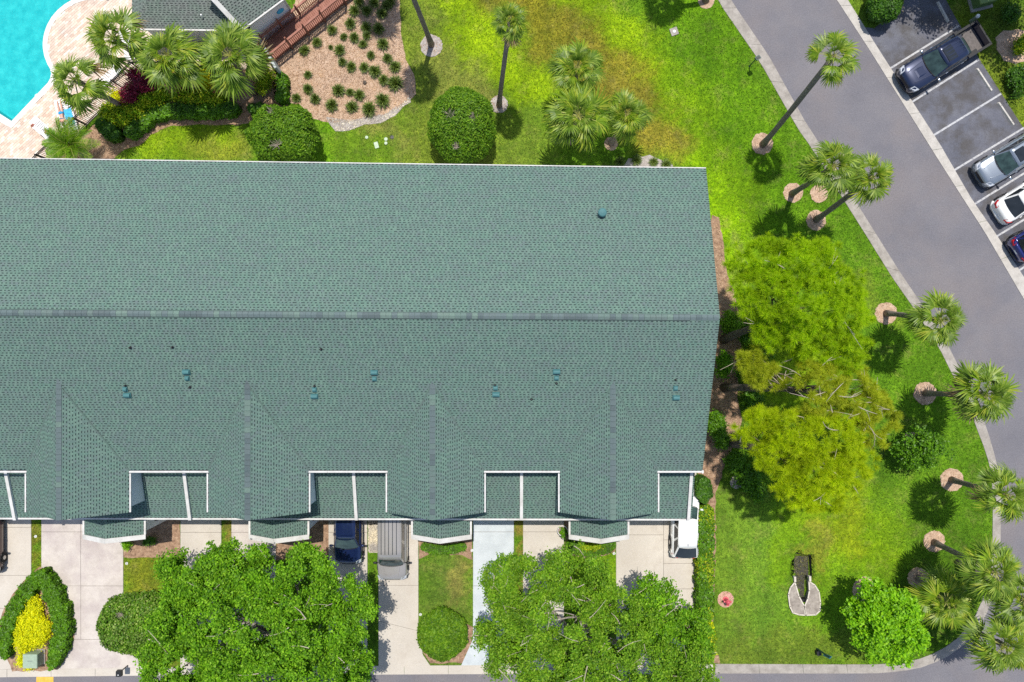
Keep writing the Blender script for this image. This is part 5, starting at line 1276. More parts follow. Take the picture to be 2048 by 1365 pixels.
shrub('variegated_shrub', 'green shrub row below the middle and right red leaved shrubs', [lob(360, 190, 22, 13, .5, .5), lob(395, 196, 24, 12, .5, .5), lob(430, 196, 22, 14, .5, .5), lob(448, 196, 12, 12, .4, .4)], 'leaf_varieg', 300, 24, 72, group=G1)
shrub('red_shrub', 'largest dark red leaved shrub, beside the pool fence', [lob(262, 190, 18, 18, .7, .6), lob(290, 170, 22, 18, .8, .6), lob(275, 155, 12, 12, .7, .5)], 'leaf_red', 150, 26, 73, .26, .06, .16, group=G1)
shrub('red_shrub', 'dark red leaved shrub left of the middle palm trunk', [lob(365, 165, 20, 17, .7, .6), lob(358, 180, 10, 8, .6, .4)], 'leaf_red', 80, 26, 74, .26, .06, .16, group=G1)
shrub('red_shrub', 'small dark red leaved shrub beneath the big clubhouse palm', [lob(443, 172, 13, 17, .7, .6)], 'leaf_red', 50, 26, 75, .26, .06, .15, group=G1)
shrub('yellow_shrub', 'yellow shrub at the left end beside the largest red shrub', [lob(238, 196, 15, 13, .5, .45)], 'leaf_yellow', 60, 24, 76, .13, .06, group=G1)
shrub('yellow_shrub', 'yellow shrub under the palm in front of the clubhouse gutter', [lob(326, 130, 15, 12, .5, .45), lob(352, 142, 12, 10, .5, .4)], 'leaf_yellow', 70, 24, 77, .13, .06, group=G1)
shrub('yellow_shrub', 'brightest yellow shrub right of the middle palm trunk', [lob(400, 152, 20, 17, .6, .5), lob(418, 170, 12, 12, .5, .4)], 'leaf_yellow', 120, 26, 78, .13, .06, group=G1)
shrub('yellow_shrub', 'yellow green shrub at the right end by the screen wall', [lob(534, 150, 13, 14, .6, .5), lob(528, 172, 14, 14, .5, .5), lob(470, 142, 16, 10, .5, .4)], 'leaf_varieg', 120, 26, 79, .13, .06, group=G1)
shrub('yellow_shrub', 'bright yellow shrub mass inside the pointed hedge', [lob(70, 1212, 14, 24, .4, .40), lob(62, 1240, 26, 24, .4, .42), lob(66, 1268, 34, 26, .4, .42), lob(50, 1280, 20, 22, .4, .4), lob(84, 1255, 18, 22, .4, .4)], 'leaf_yellow', 620, 24, 80, .14, .055)
shrub('yellow_shrub', 'small yellow shrub left of the utility cabinet by the curb', [lob(50, 1318, 13, 14, .35, .35), lob(60, 1330, 9, 6, .3, .3)], 'leaf_yellow', 60, 24, 81, .14, .055)
shrub('green_shrub', 'green shrub against the gable wall beside the yellow pine', [lob(1433, 850, 16, 30, .8, .8), lob(1442, 880, 14, 18, .6, .6)], 'leaf_hedge', 130, 30, 82)
shrub('green_shrub', 'thin green shrub under the ridge end between the pine trunks', [lob(1445, 730, 14, 26, .8, .7)], 'leaf_oak', 60, 26, 83)
shrub('green_shrub', 'olive shrub under the roof edge above the first pine trunk', [lob(1458, 645, 18, 22, .7, .7)], 'leaf_oak_olive', 70, 26, 84)
shrub('green_shrub', 'green ground shrubs in the shade under the pines', [lob(1500, 660, 24, 26, .6, .6), lob(1520, 700, 26, 22, .6, .6), lob(1495, 745, 22, 22, .5, .5), lob(1505, 800, 22, 18, .5, .5)], 'leaf_hedge', 260, 26, 85)
shrub('green_shrub', 'shaded green shrub below the yellow pine', [lob(1495, 955, 26, 28, .5, .5), lob(1470, 925, 20, 22, .5, .5), lob(1515, 985, 18, 18, .4, .4)], 'leaf_hedge', 190, 26, 86)
shrub('brown_shrub', 'brown withered shrub on the parking island', [lob(1785, 8, 14, 26, .7, .6)], 'dead_leaf', 70, 26, 87, .2, .03)
shrub('green_shrub', 'small spiky plant at the corner of the second driveway', [lob(254, 1090, 8, 8, .25, .25)], 'leaf_lime', 14, 24, 88, .24, .05, .08)
shrub('green_shrub', 'dark plant beneath the arched side of the left entrance bay', [lob(300, 1083, 12, 6, .3, .3)], 'leaf_dark', 26, 24, 89, .2, .05, .1)
shrub('yellow_shrub', 'yellow plants on the mulch ring behind the black pickup', [lob(2038, 95, 10, 12, .4, .4), lob(2050, 80, 10, 10, .4, .4)], 'leaf_varieg', 60, 24, 90)
shrub('yellow_shrub', 'yellow green plants inside the right edging arc', [lob(1182, 1093, 24, 6, .3, .22)], 'leaf_varieg', 70, 22, 91, .12, .05, .08)
shrub('green_shrub', 'shaded shrub outside the parking bays near the top right corner', [lob(2035, 160, 20, 30, .5, .5), lob(2020, 30, 16, 18, .4, .4)], 'leaf_dark', 130, 26, 92)

# --- grass clumps in the big mulch bed
def clump_mesh(seed, n=260):
    r = np.random.default_rng(seed); V = []
    az = r.uniform(0, 6.283, n); el = r.uniform(.45, 1.45, n); ln = r.uniform(.75, 1.1, n)
    d = np.column_stack([np.cos(az) * np.cos(el), np.sin(az) * np.cos(el), np.sin(el)]); s = np.column_stack([-np.sin(az), np.cos(az), np.zeros(n)]) * .035
    b = np.column_stack([np.cos(az), np.sin(az), np.zeros(n)]) * r.uniform(0, .40, n)[:, None]
    m1 = b + d * (ln * .55)[:, None]; t = m1 + (d * .45 + np.array([0, 0, -.32])) * ln[:, None]; t[:, 2] = np.maximum(t[:, 2], .03)
    V = np.stack([b - s, b + s, m1 + s, m1 - s, m1 + s, m1 - s, t - s * .15, t + s * .15], 1).reshape(-1, 3)
    Fq = (np.arange(n)[:, None, None] * 8 + np.array([[0, 1, 2, 3], [5, 4, 7, 6]])[None]).reshape(-1, 4)
    return npmesh('grass_clump', V, Fq, M['blade'])
CLM = [clump_mesh(200 + i) for i in range(4)]
Z2 = [(905, 90, 1.1), (1000, 90, 1.1), (1125, 110, 1.1), (1160, 50, 1.1), (875, 190, 1.1), (730, 240, 1), (820, 295, .75), (905, 300, 1), (998, 220, 1.1), (1095, 230, 1.2), (1002, 285, .9), (972, 352, .85), (1130, 352, 1.15), (610, 340, 1), (512, 402, 1.05), (718, 376, .5), (790, 400, 1.1), (810, 490, .9), (1035, 440, .85), (880, 530, 1), (983, 535, 1), (1065, 565, 1.25), (1165, 465, 1), (1225, 530, 1.1), (540, 592, .8), (1135, 635, 1.1), (1225, 660, 1.5), (540, 705, 1), (450, 775, .9), (598, 780, 1.05), (780, 715, 1.25), (870, 730, .8), (943, 752, 1.1), (730, 830, 1.25), (885, 845, 1.2), (1022, 862, 1.4), (1128, 795, 1.4), (1060, 28, 1.1), (1185, 20, 1.1), (940, 20, 1.0)]
CL = []
for x, y, s in Z2: CL.append([480 + x / 3.938, y / 3.938, s])
def clump_label(i):
    x, y, s = CL[i]
    # rows by nearness to named edges of the bed
    size = 'tiny' if s < .6 else 'small' if s < .95 else 'large' if s > 1.2 else 'medium'
    if y < 62: zone = 'in the palm shade at the top edge'
    elif x < 628 and y > 140: zone = 'at the lower left mulch end'
    elif y > 172: zone = 'along the shell border'
    elif x > 752: zone = 'by the right grass edge'
    elif x < 668 and y < 110: zone = 'along the boardwalk railing'
    else: zone = 'mid mulch bed'
    return size, zone
zones = {}
for i in range(len(CL)): zones.setdefault(clump_label(i)[1], []).append(i)
ORD = ['', 'second', 'third', 'fourth', 'fifth', 'sixth', 'seventh', 'eighth', 'ninth', 'tenth', 'eleventh', 'twelfth', 'thirteenth', 'fourteenth']
for zone, ids in zones.items():
    ids.sort(key=lambda i: CL[i][0])
    for k, i in enumerate(ids):
        x, y, s = CL[i]; size = clump_label(i)[0]
        place = 'leftmost' if k == 0 else 'rightmost' if k == len(ids) - 1 else ORD[k] + ' from left'
        c = P(x, y + 1.5 * s, 0); o = link('grass_clump', CLM[i % 4], None, (c.x, c.y, .02), (0, 0, random.uniform(0, 6)), (.40 * s, .43 * s, .56 * s))
        tag(o, f'{size} grass clump, {place} {zone}', 'grass clump', 'ornamental grass clumps in the mulch bed')
for k, (x, y, s) in enumerate([(1240, 325, 1.0), (1273, 322, 1.1), (1307, 325, .95), (1332, 330, 1.0)]):
    c = P(x, y, 0); o = link('grass_clump', CLM[k], None, (c.x, c.y, .02), (0, 0, k), (.40 * s, .40 * s, .38 * s))
    tag(o, ['leftmost grass clump against the upper roof edge, in palm shade', 'second grass clump from left against the upper roof edge', 'third grass clump from left against the upper roof edge', 'rightmost grass clump against the upper roof edge'][k], 'grass clump', 'grass clumps along the upper roof edge')

# --- turf blades: real grass all over the lawns
nb = 560000
pts = np.column_stack([RNG.uniform(-36.5, 36.5, nb), RNG.uniform(-24.6, 24.6, nb)])
keep = np.ones(nb, bool)
for poly in EXCL:
    q = np.array(poly); bb_ = (pts[:, 0] >= q[:, 0].min()) & (pts[:, 0] <= q[:, 0].max()) & (pts[:, 1] >= q[:, 1].min()) & (pts[:, 1] <= q[:, 1].max())
    idx = np.where(bb_)[0]
    if len(idx): keep[idx[pip(pts[idx], poly)]] = False
hx = (pts[:, 0] < wx1) & (pts[:, 1] > gy) & (pts[:, 1] < wn_); keep &= ~hx
keep &= ~pip(pts, CHANNEL)
pts = pts[keep]; k = len(pts)
tint = lawn_tint(pts) * RNG.uniform(.55, 1.6, (k, 1)) * (1 + RNG.normal(0, .08, (k, 3)))
az = RNG.uniform(0, 6.283, k); hh = RNG.uniform(.03, .085, k); ww = RNG.uniform(.015, .045, k); ln_ = RNG.uniform(.02, .10, k)
b0 = np.column_stack([pts, np.full(k, .0)]); s = np.column_stack([-np.sin(az), np.cos(az), 0 * az]) * ww[:, None]
tp = b0 + np.column_stack([np.cos(az) * ln_, np.sin(az) * ln_, hh])
V = np.stack([b0 - s, b0 + s, tp], 1).reshape(-1, 3)
mg, N, L, b = _mat('grass_blade'); _setp(b, .7, 0, .2)
at = N.new('ShaderNodeAttribute'); at.attribute_name = 'tint'; L.new(at.outputs['Color'], b.inputs['Base Color'])
tl = N.new('ShaderNodeBsdfTranslucent'); L.new(at.outputs['Color'], tl.inputs[0]); mx = N.new('ShaderNodeMixShader'); mx.inputs[0].default_value = .3
L.new(b.outputs[0], mx.inputs[1]); L.new(tl.outputs[0], mx.inputs[2]); L.new(mx.outputs[0], N.get('Material Output').inputs[0])
o = link('grass', npmesh('grass', V, np.arange(k * 3).reshape(-1, 3), mg, col=np.repeat(np.clip(tint, 0, 1), 3, 0))); o['kind'] = 'stuff'
# ================================================================== VEHICLES
PAINT = {}
def paint(name, c, metal=.35):
    if name not in PAINT: PAINT[name] = plain('paint_' + name, c, .28, metal, .5, .06, 1.2, coat=1.0)
    return PAINT[name]

def loft(m_, secs, mi=0):
    """secs: list of (x, [(y, z), ...]) open rings, mirrored outlines closed underneath"""
    b = len(m_.v); n = len(secs[0][1])
    for x, ring_ in secs:
        for y, z in ring_: m_.v.append((x, y, z))
    for i in range(len(secs) - 1):
        for j in range(n):
            j2 = (j + 1) % n
            m_.f.append([b + i * n + j, b + i * n + j2, b + (i + 1) * n + j2, b + (i + 1) * n + j]); m_.m.append(mi)
    m_.f.append([b + j for j in range(n)][::-1]); m_.m.append(mi)
    e = b + (len(secs) - 1) * n; m_.f.append([e + j for j in range(n)]); m_.m.append(mi)

def body_ring(hw, zt, zb=.26, crown=.035):
    h = [(0, zb), (hw * .86, zb), (hw * .97, zb + .10), (hw, zb + (zt - zb) * .45), (hw * .985, zb + (zt - zb) * .78), (hw * .93, zt - .05), (hw * .84, zt), (hw * .45, zt + crown * .8), (0, zt + crown)]
    return h + [(-y, z) for y, z in reversed(h[1:-1])]

def vehicle(name, label, cat, loc, rz, p, pmat, group=None):
    """p: L W H belt hood; x positions of glasshouse; forward is +x"""
    t = thing(name, label, cat, loc, rz, group); L_, W = p['L'], p['W']; hw = W / 2; zb = .24
    belt, hood, tail = p['belt'], p['hood'], p['tail']
    xf, xr = L_ / 2, -L_ / 2
    ws0, ws1, rw1, rw0 = p['ws0'], p['ws1'], p['rw1'], p['rw0']      # windscreen base/top, rear glass top/base
    end = p.get('body_end', xr)
    st = [(xf, .66 * hw, hood - .30), (xf - .05, .80 * hw, hood - .20), (xf - .22, .92 * hw, hood - .10), (xf - .55, .985 * hw, hood - .03), (xf - .95, hw, hood), (ws0, hw, belt - .02), ((ws0 + rw0) / 2, hw, belt)]
    if end == xr:
        st += [(rw0, hw * .99, belt), (min(rw0 - .05, xr + .50), hw * .97, (belt + tail) / 2 if rw0 - xr > .6 else belt - .02), (xr + .22, .93 * hw, tail), (xr + .06, .84 * hw, tail - .08), (xr, .74 * hw, tail - .22)]
    else: st += [(rw0, hw * .99, belt), (end, hw * .99, belt)]
    m_ = MB(); loft(m_, [(x, body_ring(w, z, zb)) for x, w, z in st]); m_.build('body', pmat, t, smooth=True)
    m_ = MB()                                                        # bonnet crease lines and shut lines
    for s in (-1, 1):
        m_.beam((xf - .35, s * hw * .42, hood + .005), (ws0 + .08, s * hw * .56, belt + .018), .03, .02)
    m_.build('bonnet_crease', pmat, t)
    # glasshouse shell in body colour
    wb, wr, zr = hw * .90, hw * p.get('tuck', .72), p['H'] - .05
    b4 = [(ws0, wb * .96, belt - .01), (ws1, wr * .96, zr), (rw1, wr * .95, zr), (rw0, wb * .95, belt - .01)]
    m_ = MB(); vs = []
    for x, y, z in b4: vs += [(x, y, z), (x, -y, z)]
    m_.add(vs, [(0, 1, 3, 2), (4, 5, 7, 6), (0, 2, 4, 6), (1, 7, 5, 3)]); m_.build('cabin', pmat, t)
    k = 5; m_ = MB(); secs = []                                      # crowned roof skin
    for i in range(7):
        f = i / 6; x = ws1 + .04 + (rw1 - ws1 - .08) * f; w = wr * (1.0 - .05 * abs(f - .4) ** 2 * 4); z = zr + .05 * (1 - (2 * f - 1) ** 2 * .7)
        secs.append((x, [(-w, zr - .03), (-w * .97, zr + .012), (-w * .6, z), (0, z + .012), (w * .6, z), (w * .97, zr + .012), (w, zr - .03)]))
    loft(m_, secs); m_.build('roof', p.get('roofmat', pmat), t, smooth=True)
    def quad(name, pts, mat, off=.006):
        a, b, c, d = [Vector(q) for q in pts]; nn = (b - a).cross(d - a).normalized()
        cen = (a + b + c + d) / 4
        if nn.dot(cen - Vector((0, 0, .6))) < 0: nn = -nn
        q = [cen + (v - cen) * .93 + nn * off for v in (a, b, c, d)]; q2 = [v + nn * .008 for v in q]
        return MB().add(q + q2, [(0, 1, 2, 3), (4, 5, 6, 7), (0, 1, 5, 4), (1, 2, 6, 5), (2, 3, 7, 6), (3, 0, 4, 7)]).build(name, mat, t)
    def bowed(name, x0, y0, z0, x1, y1, z1, mat, bow):
        """curved windscreen or rear glass"""
        m_ = MB(); n = 7; vs = []
        for i in range(n):
            f = -1 + 2 * i / (n - 1); g = bow * (1 - f * f)
            vs.append((x0 + g, y0 * f, z0)); vs.append((x1 + g * .7, y1 * f, z1))
        fs = [[2 * i, 2 * i + 2, 2 * i + 3, 2 * i + 1] for i in range(n - 1)]
        m_.add(vs, fs); return m_.build(name, mat, t, smooth=True)
    bowed('windscreen', ws0 - .02, wb * .90, belt + .035, ws1 + .03, wr * .86, zr + .015, M['windscreen'], .12)
    bowed('rear_window', rw0 + .02, wb * .86, belt + .05, rw1 - .03, wr * .84, zr + .012, p.get('rearmat', M['glass']), -.08)
    m_ = MB(); m_.tube([(ws0 + .12 * (1 - f * f) + .02, wb * .84 * f, belt + .03) for f in np.linspace(-1, 1, 9)], .018, 5); m_.build('wiper_cowl', M['black_plastic'], t)
    nw = p.get('nwin', 2)
    for s in (-1, 1):
        for i in range(nw):
            f0, f1 = i / nw + .02, (i + 1) / nw - .02
            xb0, xb1 = ws0 - .05 + (rw0 - ws0 + .1) * f0, ws0 - .05 + (rw0 - ws0 + .1) * f1
            xt0, xt1 = ws1 + (rw1 - ws1) * f0, ws1 + (rw1 - ws1) * f1
            quad('side_window', [(xb0, s * wb * .955, belt + .02), (xb1, s * wb * .955, belt + .02), (xt1, s * wr * .965, zr - .05), (xt0, s * wr * .965, zr - .05)], M['glass'], .004)
            MB().box(((xb0 + xb1) / 2 - .25, s * hw * 1.0, belt - .14), (.18, .03, .03)).build('door_handle', p.get('trim', pmat), t)
        mr = MB(); mr.lathe([(.02, -.13), (.075, -.10), (.085, .0), (.075, .10), (.02, .13)], 8, (0, 0, 0), 0, 'Y'); 
        o = mr.build('mirror', p.get('mirrormat', pmat), t, (ws0 - .12, s * (hw + .10), belt + .02), smooth=True)
        MB().beam((0, -s * .1, -.02), (0, -s * .22, -.05), .06, .04).build('mirror_arm', M['black_plastic'], o)
        hl = MB(); hl.add([(xf - .02, s * hw * .56, hood - .22), (xf - .16, s * hw * .90, hood - .19), (xf - .42, s * hw * .955, hood - .10), (xf - .24, s * hw * .60, hood - .075), (xf + .012, s * hw * .56, hood - .32), (xf - .14, s * hw * .93, hood - .29), (xf - .44, s * hw * .995, hood - .22)],
               [(0, 1, 2, 3), (0, 4, 5, 1), (1, 5, 6, 2)]); 
        hl.v = [(x + .012, y * 1.01, z + .022) for x, y, z in hl.v]; hl.build('headlight', M['lamp_clear'], t)
        if end == xr:
            tl_ = MB(); tl_.add([(xr + .0, s * hw * .50, tail - .17), (xr + .08, s * hw * .84, tail - .12), (xr + .36, s * hw * .955, tail - .09), (xr + .10, s * hw * .55, tail - .03), (xr - .012, s * hw * .52, tail - .28), (xr + .06, s * hw * .86, tail - .26), (xr + .36, s * hw * .985, tail - .22)],
                   [(0, 1, 2, 3), (0, 4, 5, 1), (1, 5, 6, 2)]); tl_.v = [(x - .012, y * 1.01, z + .025) for x, y, z in tl_.v]; tl_.build('taillight', M['lamp_red'], t)
    m_ = MB(); m_.add([(xf + .012, -hw * .50, hood - .28), (xf + .012, hw * .50, hood - .28), (xf + .012, hw * .46, hood - .50), (xf + .012, -hw * .46, hood - .50)], [(0, 1, 2, 3)]); m_.build('grille', M['black_plastic'], t)
    MB().box((xr - .012, 0, tail - .36), (.02, .32, .12)).build('number_plate', M['fabric_white'], t)
    bm = p.get('bumper', M['black_plastic'])
    for x, w in ((xf - .02, .78), (xr + .02, .80)):
        m_ = MB(); sg = 1 if x > 0 else -1
        m_.tube([(x - sg * .30, -hw * .99, .42), (x - sg * .06, -hw * w, .42), (x + sg * .04, 0, .42), (x - sg * .06, hw * w, .42), (x - sg * .30, hw * .99, .42)], .085, 6); m_.build('bumper', bm, t, smooth=True)
    for x in (p['axle_f'], p['axle_r']):
        for s in (-1, 1):
            r_ = p['wheel']
            w_ = MB().lathe([(r_ * .66, -.11), (r_ * .94, -.11), (r_, -.07), (r_, .07), (r_ * .94, .11), (r_ * .66, .11)], 20, (0, 0, 0), 0, 'Y').build('wheel', M['rubber'], t, (x, s * (hw - .09), r_))
            MB().lathe([(.03, -.10), (r_ * .66, -.10), (r_ * .66, .10), (r_ * .3, .115), (.03, .115)] if s > 0 else [(.03, -.115), (r_ * .3, -.115), (r_ * .66, -.10), (r_ * .66, .10), (.03, .10)], 14, (0, 0, 0), 0, 'Y').build('rim', M['alloy'], w_)
            a = MB(); a.tube([(x + (r_ + .07) * math.cos(q), s * (hw + .004), r_ + (r_ + .05) * math.sin(q)) for q in np.linspace(.05, math.pi - .05, 9)], .03, 5); a.build('wheel_arch', p.get('archmat', M['black_plastic']), t)
    if p.get('sunroof'):
        x0, x1 = p['sunroof']; MB().box(((x0 + x1) / 2, 0, zr + .068), (abs(x1 - x0), wr * 1.25, .02)).build('sunroof', M['glass'], t)
    if p.get('rails'):
        for s in (-1, 1): MB().tube([(ws1 - .2, s * wr * .93, zr + .03), (ws1 - .3, s * wr * .93, zr + .09), (rw1 + .3, s * wr * .93, zr + .09), (rw1 + .2, s * wr * .93, zr + .03)], .02, 6).build('roof_rail', p['rails'], t)
    for y in p.get('ribs', []):
        MB().box(((ws1 + rw1) / 2 - .05, y, zr + .075), (abs(ws1 - rw1) - .5, .04, .022)).build('roof_rib', p.get('ribmat', pmat), t)
    MB().tube([(rw1 + .25, 0, zr + .05), (rw1 + .10, 0, zr + .14)], [.02, .006], 6).build('aerial', M['black_plastic'], t)
    return t

LOTDIR = math.atan2(-.53, -.848)          # nose down-left, along the painted bays
def at(px, py, z=.7): v = P(px, py, z); return (v.x, v.y, .012)
black = paint('sky_tinted_black', (.014, .022, .060))  # black body; blue of the reflected sky is painted into the base colour
tk = vehicle('pickup_truck', 'black pickup truck with open bed parked nose toward the road', 'pickup truck', at(1886, 116, .9), LOTDIR,
    dict(L=6.05, W=2.0, H=1.93, belt=1.26, hood=1.16, tail=1.2, ws0=1.42, ws1=.72, rw1=-1.02, rw0=-1.16, body_end=-1.2, axle_f=2.0, axle_r=-1.72, wheel=.41, sunroof=(.55, -.12), ribs=[-.35, -.12, .12, .35], mirrormat=M['chrome'], trim=M['chrome'], tuck=.76, bumper=M['black_plastic']), black)
bx0, bx1 = -1.2, -3.0
for s in (-1, 1):
    m_ = MB(); m_.add([(bx0, s * .99, .42), (bx1, s * .97, .48), (bx1, s * .97, 1.24), (bx0, s * .99, 1.24), (bx0, s * .80, .62), (bx1, s * .80, .62), (bx1, s * .82, 1.25), (bx0, s * .82, 1.25)],
        [(0, 1, 2, 3), (4, 5, 6, 7), (3, 2, 6, 7), (1, 5, 6, 2), (0, 4, 7, 3), (0, 1, 5, 4)]); m_.build('bed_side', black, tk)
    MB().box(((bx0 + bx1) / 2, s * .895, 1.262), (bx0 - bx1, .15, .03)).build('bed_rail_cap', M['black_plastic'], tk)
    MB().box((-1.76, s * .73, .80), (.85, .16, .30)).build('wheel_well', M['black_plastic'], tk)
MB().box(((bx0 + bx1) / 2, 0, .64), (bx0 - bx1, 1.62, .05)).build('bed_floor', plain('bed_liner', (.13, .115, .11), .85, var=.25), tk)
m_ = MB(); m_.box((bx1 + .03, 0, .92), (.09, 1.66, .62)); tg = m_.build('tailgate', black, tk)
MB().box((bx1 + .03, 0, 1.245), (.12, 1.9, .03)).build('tailgate_cap', M['black_plastic'], tg)
for s in (-1, 1): MB().box((bx1 - .005, s * .91, 1.02), (.05, .13, .40)).build('taillight', M['lamp_red'], tk)
m_ = MB(); m_.add([(1.62, -.36, 1.212), (2.35, -.30, 1.185), (2.35, .30, 1.185), (1.62, .36, 1.212), (1.68, -.27, 1.238), (2.22, -.22, 1.215), (2.22, .22, 1.215), (1.68, .27, 1.238)], [(4, 5, 6, 7), (0, 1, 5, 4), (1, 2, 6, 5), (2, 3, 7, 6), (3, 0, 4, 7)]); m_.build('bonnet_scoop', black, tk)

SUV = dict(L=4.75, W=1.9, H=1.70, belt=1.12, hood=1.03, tail=1.12, ws0=1.12, ws1=.42, rw1=-1.72, rw0=-2.12, axle_f=1.45, axle_r=-1.42, wheel=.36, nwin=3)
SEDAN = dict(L=4.75, W=1.84, H=1.45, belt=.95, hood=.90, tail=1.0, ws0=1.05, ws1=.32, rw1=-1.05, rw0=-1.78, axle_f=1.42, axle_r=-1.38, wheel=.33)
vehicle('parked_car', 'silver grey car with dark sunroof, nose toward the road beside the white sedan', 'car', at(2019, 318), LOTDIR, dict(SUV, sunroof=(.25, -.45), archmat=M['black_plastic'], mirrormat=M['chrome'], rails=M['black_plastic'], bumper=paint('dark_grey', (.045, .055, .065))), paint('silver_grey', (.30, .34, .385), .6))
vehicle('parked_car', 'white sedan parked tail first between the silver and the dark blue cars', 'car', at(2057, 392), LOTDIR + math.pi, dict(SEDAN, sunroof=(.1, -.5), bumper=paint('white', (.78, .78, .76), 0)), paint('white', (.78, .78, .76), 0))
vehicle('parked_car', 'dark blue car with red tail lights cut by the right edge of the frame', 'car', at(2089, 468), LOTDIR + math.pi, dict(SUV), paint('royal_blue', (.02, .03, .16)))
R90 = -math.pi / 2
vehicle('parked_car', 'dark blue car under the lower roof edge between oak foliage and grey van', 'car', at(697, 1058, .7), R90, dict(SUV, L=4.7, H=1.62, sunroof=None), paint('navy', (.010, .022, .085)))
vehicle('parked_van', 'large grey van with ribbed roof parked nose to street on the middle driveway', 'van', at(785, 1078, .8), R90,
    dict(L=5.55, W=2.02, H=1.92, belt=1.14, hood=1.08, tail=1.2, ws0=1.62, ws1=1.02, rw1=-2.45, rw0=-2.7, axle_f=1.75, axle_r=-1.55, wheel=.40, nwin=3, tuck=.80, ribs=[-.55, -.3, -.06, .2, .46], ribmat=paint('dark_grey', (.045, .055, .065)), mirrormat=M['black_plastic'], rails=None, bumper=paint('grey', (.33, .315, .305), .15)), paint('grey', (.33, .315, .305), .15))
vehicle('parked_car', 'white hatchback with dark rear window beside the driveway hedge', 'car', at(1370, 1046, .7), -R90 - .02, dict(SUV, L=4.7, W=1.86, H=1.58, belt=1.02, hood=.95, tail=1.02, rw1=-1.42, rw0=-2.22, rearmat=M['glass'], bumper=paint('white', (.78, .78, .76), 0)), paint('white', (.78, .78, .76), 0))
vehicle('parked_car', 'dark maroon car at the left edge of the frame, mostly out of view', 'car', at(-24, 1076, .6), R90, dict(SEDAN, mirrormat=paint('maroon', (.05, .018, .02))), paint('maroon', (.05, .018, .02)))

# ================================================================== BOARDWALK
bw = thing('boardwalk', 'red brown timber boardwalk ramp with railings beside the clubhouse', 'boardwalk', P(620, 60, 0))
BI = parent_matrix(bw).inverted()
def wb_(mb, name, mats, parent=bw):
    o = mb.build(name, mats, parent)
    if parent is bw: o.matrix_parent_inverse = BI
    return o
zd = .42
A = P(541, 126, zd); Bq = P(692, 2, zd); d = (Bq - A).normalized(); n_ = Vector((-d.y, d.x, 0))      # lower edge of the deck; n_ points to the clubhouse
A.z = Bq.z = zd; Wd = 1.22; A = A + d * .25; Ln = (Bq - A).length; EXT = 3.2
nb_ = int((Ln + EXT) / .145)
for i in range(nb_):
    c = A + d * (.145 * (i + .5)) + n_ * (Wd / 2)
    wb_(MB().box(c + Vector((0, 0, random.uniform(-.004, .004))), (.132, Wd, .035), math.atan2(d.y, d.x)), 'board', M['deck_board'])
for off in (0.06, Wd - .06):
    wb_(MB().beam(A + n_ * off + Vector((0, 0, -.13)), A + d * (Ln + EXT) + n_ * off + Vector((0, 0, -.13)), .05, .2), 'joist', M['deck_rail'])
def railing(off, L0, L1, posts):
    base = A + n_ * off; h = .98
    for z, w, hh in ((h, .14, .04), (.86, .05, .07), (.10, .05, .07)):
        nm = 'rail_cap' if z == h else 'rail'
        wb_(MB().beam(base + d * L0 + Vector((0, 0, z)), base + d * L1 + Vector((0, 0, z)), w, hh), nm, M['deck_board'] if nm == 'rail_cap' else M['deck_rail'])
    k = int((L1 - L0) / .135)
    for i in range(k):
        p = base + d * (L0 + .135 * (i + .5)); wb_(MB().box(p + Vector((0, 0, .48)), (.04, .04, .80), math.atan2(d.y, d.x)), 'baluster', M['deck_rail'])
    for q in posts:
        p = base + d * q; wb_(MB().box(Vector((p.x, p.y, (zd + 1.35) / 2)), (.10, .10, zd + 1.35), math.atan2(d.y, d.x)), 'post', M['deck_rail'])
railing(-.03, .05, Ln - .05, [.08, 1.55, 3.0, 4.45, Ln - .12])
railing(Wd + .03, .3, Ln + EXT, [.35, 1.9, 3.4, 5.0, 6.6])

# ================================================================== POOL FENCE
fn = thing('pool_fence', 'dark metal picket fence round the pool deck', 'fence', P(284, 142, 0)); FI = parent_matrix(fn).inverted()
def fence_run(a, b, posts, skip0=0.0):
    a, b = P(*a), P(*b); d_ = (b - a).normalized(); Lr = (b - a).length
    for z in (1.46, 1.32, .14):
        o = MB().beam(a + Vector((0, 0, z)), b + Vector((0, 0, z)), .045, .045).build('rail', M['dark_metal'], fn); o.matrix_parent_inverse = FI
    k = int(Lr / .125)
    me = MB().box((0, 0, .72), (.028, .028, 1.32)).mesh('picket', M['dark_metal'])
    for i in range(k):
        p = a + d_ * (.125 * (i + .5)); o = link('picket', me, fn, (p.x, p.y, .04)); o.matrix_parent_inverse = FI
    mp = MB().box((0, 0, .76), (.07, .07, 1.52)).box((0, 0, 1.535), (.09, .09, .03)).mesh('post', M['dark_metal'])
    for q in posts:
        p = a + d_ * (q * Lr); o = link('post', mp, fn, (p.x, p.y, 0)); o.matrix_parent_inverse = FI
fence_run((93, 329), (284, 142), [.04, .42, .81, 1.0])
fence_run((284, 142), (530, 140), [.22, .48, .74, .985])

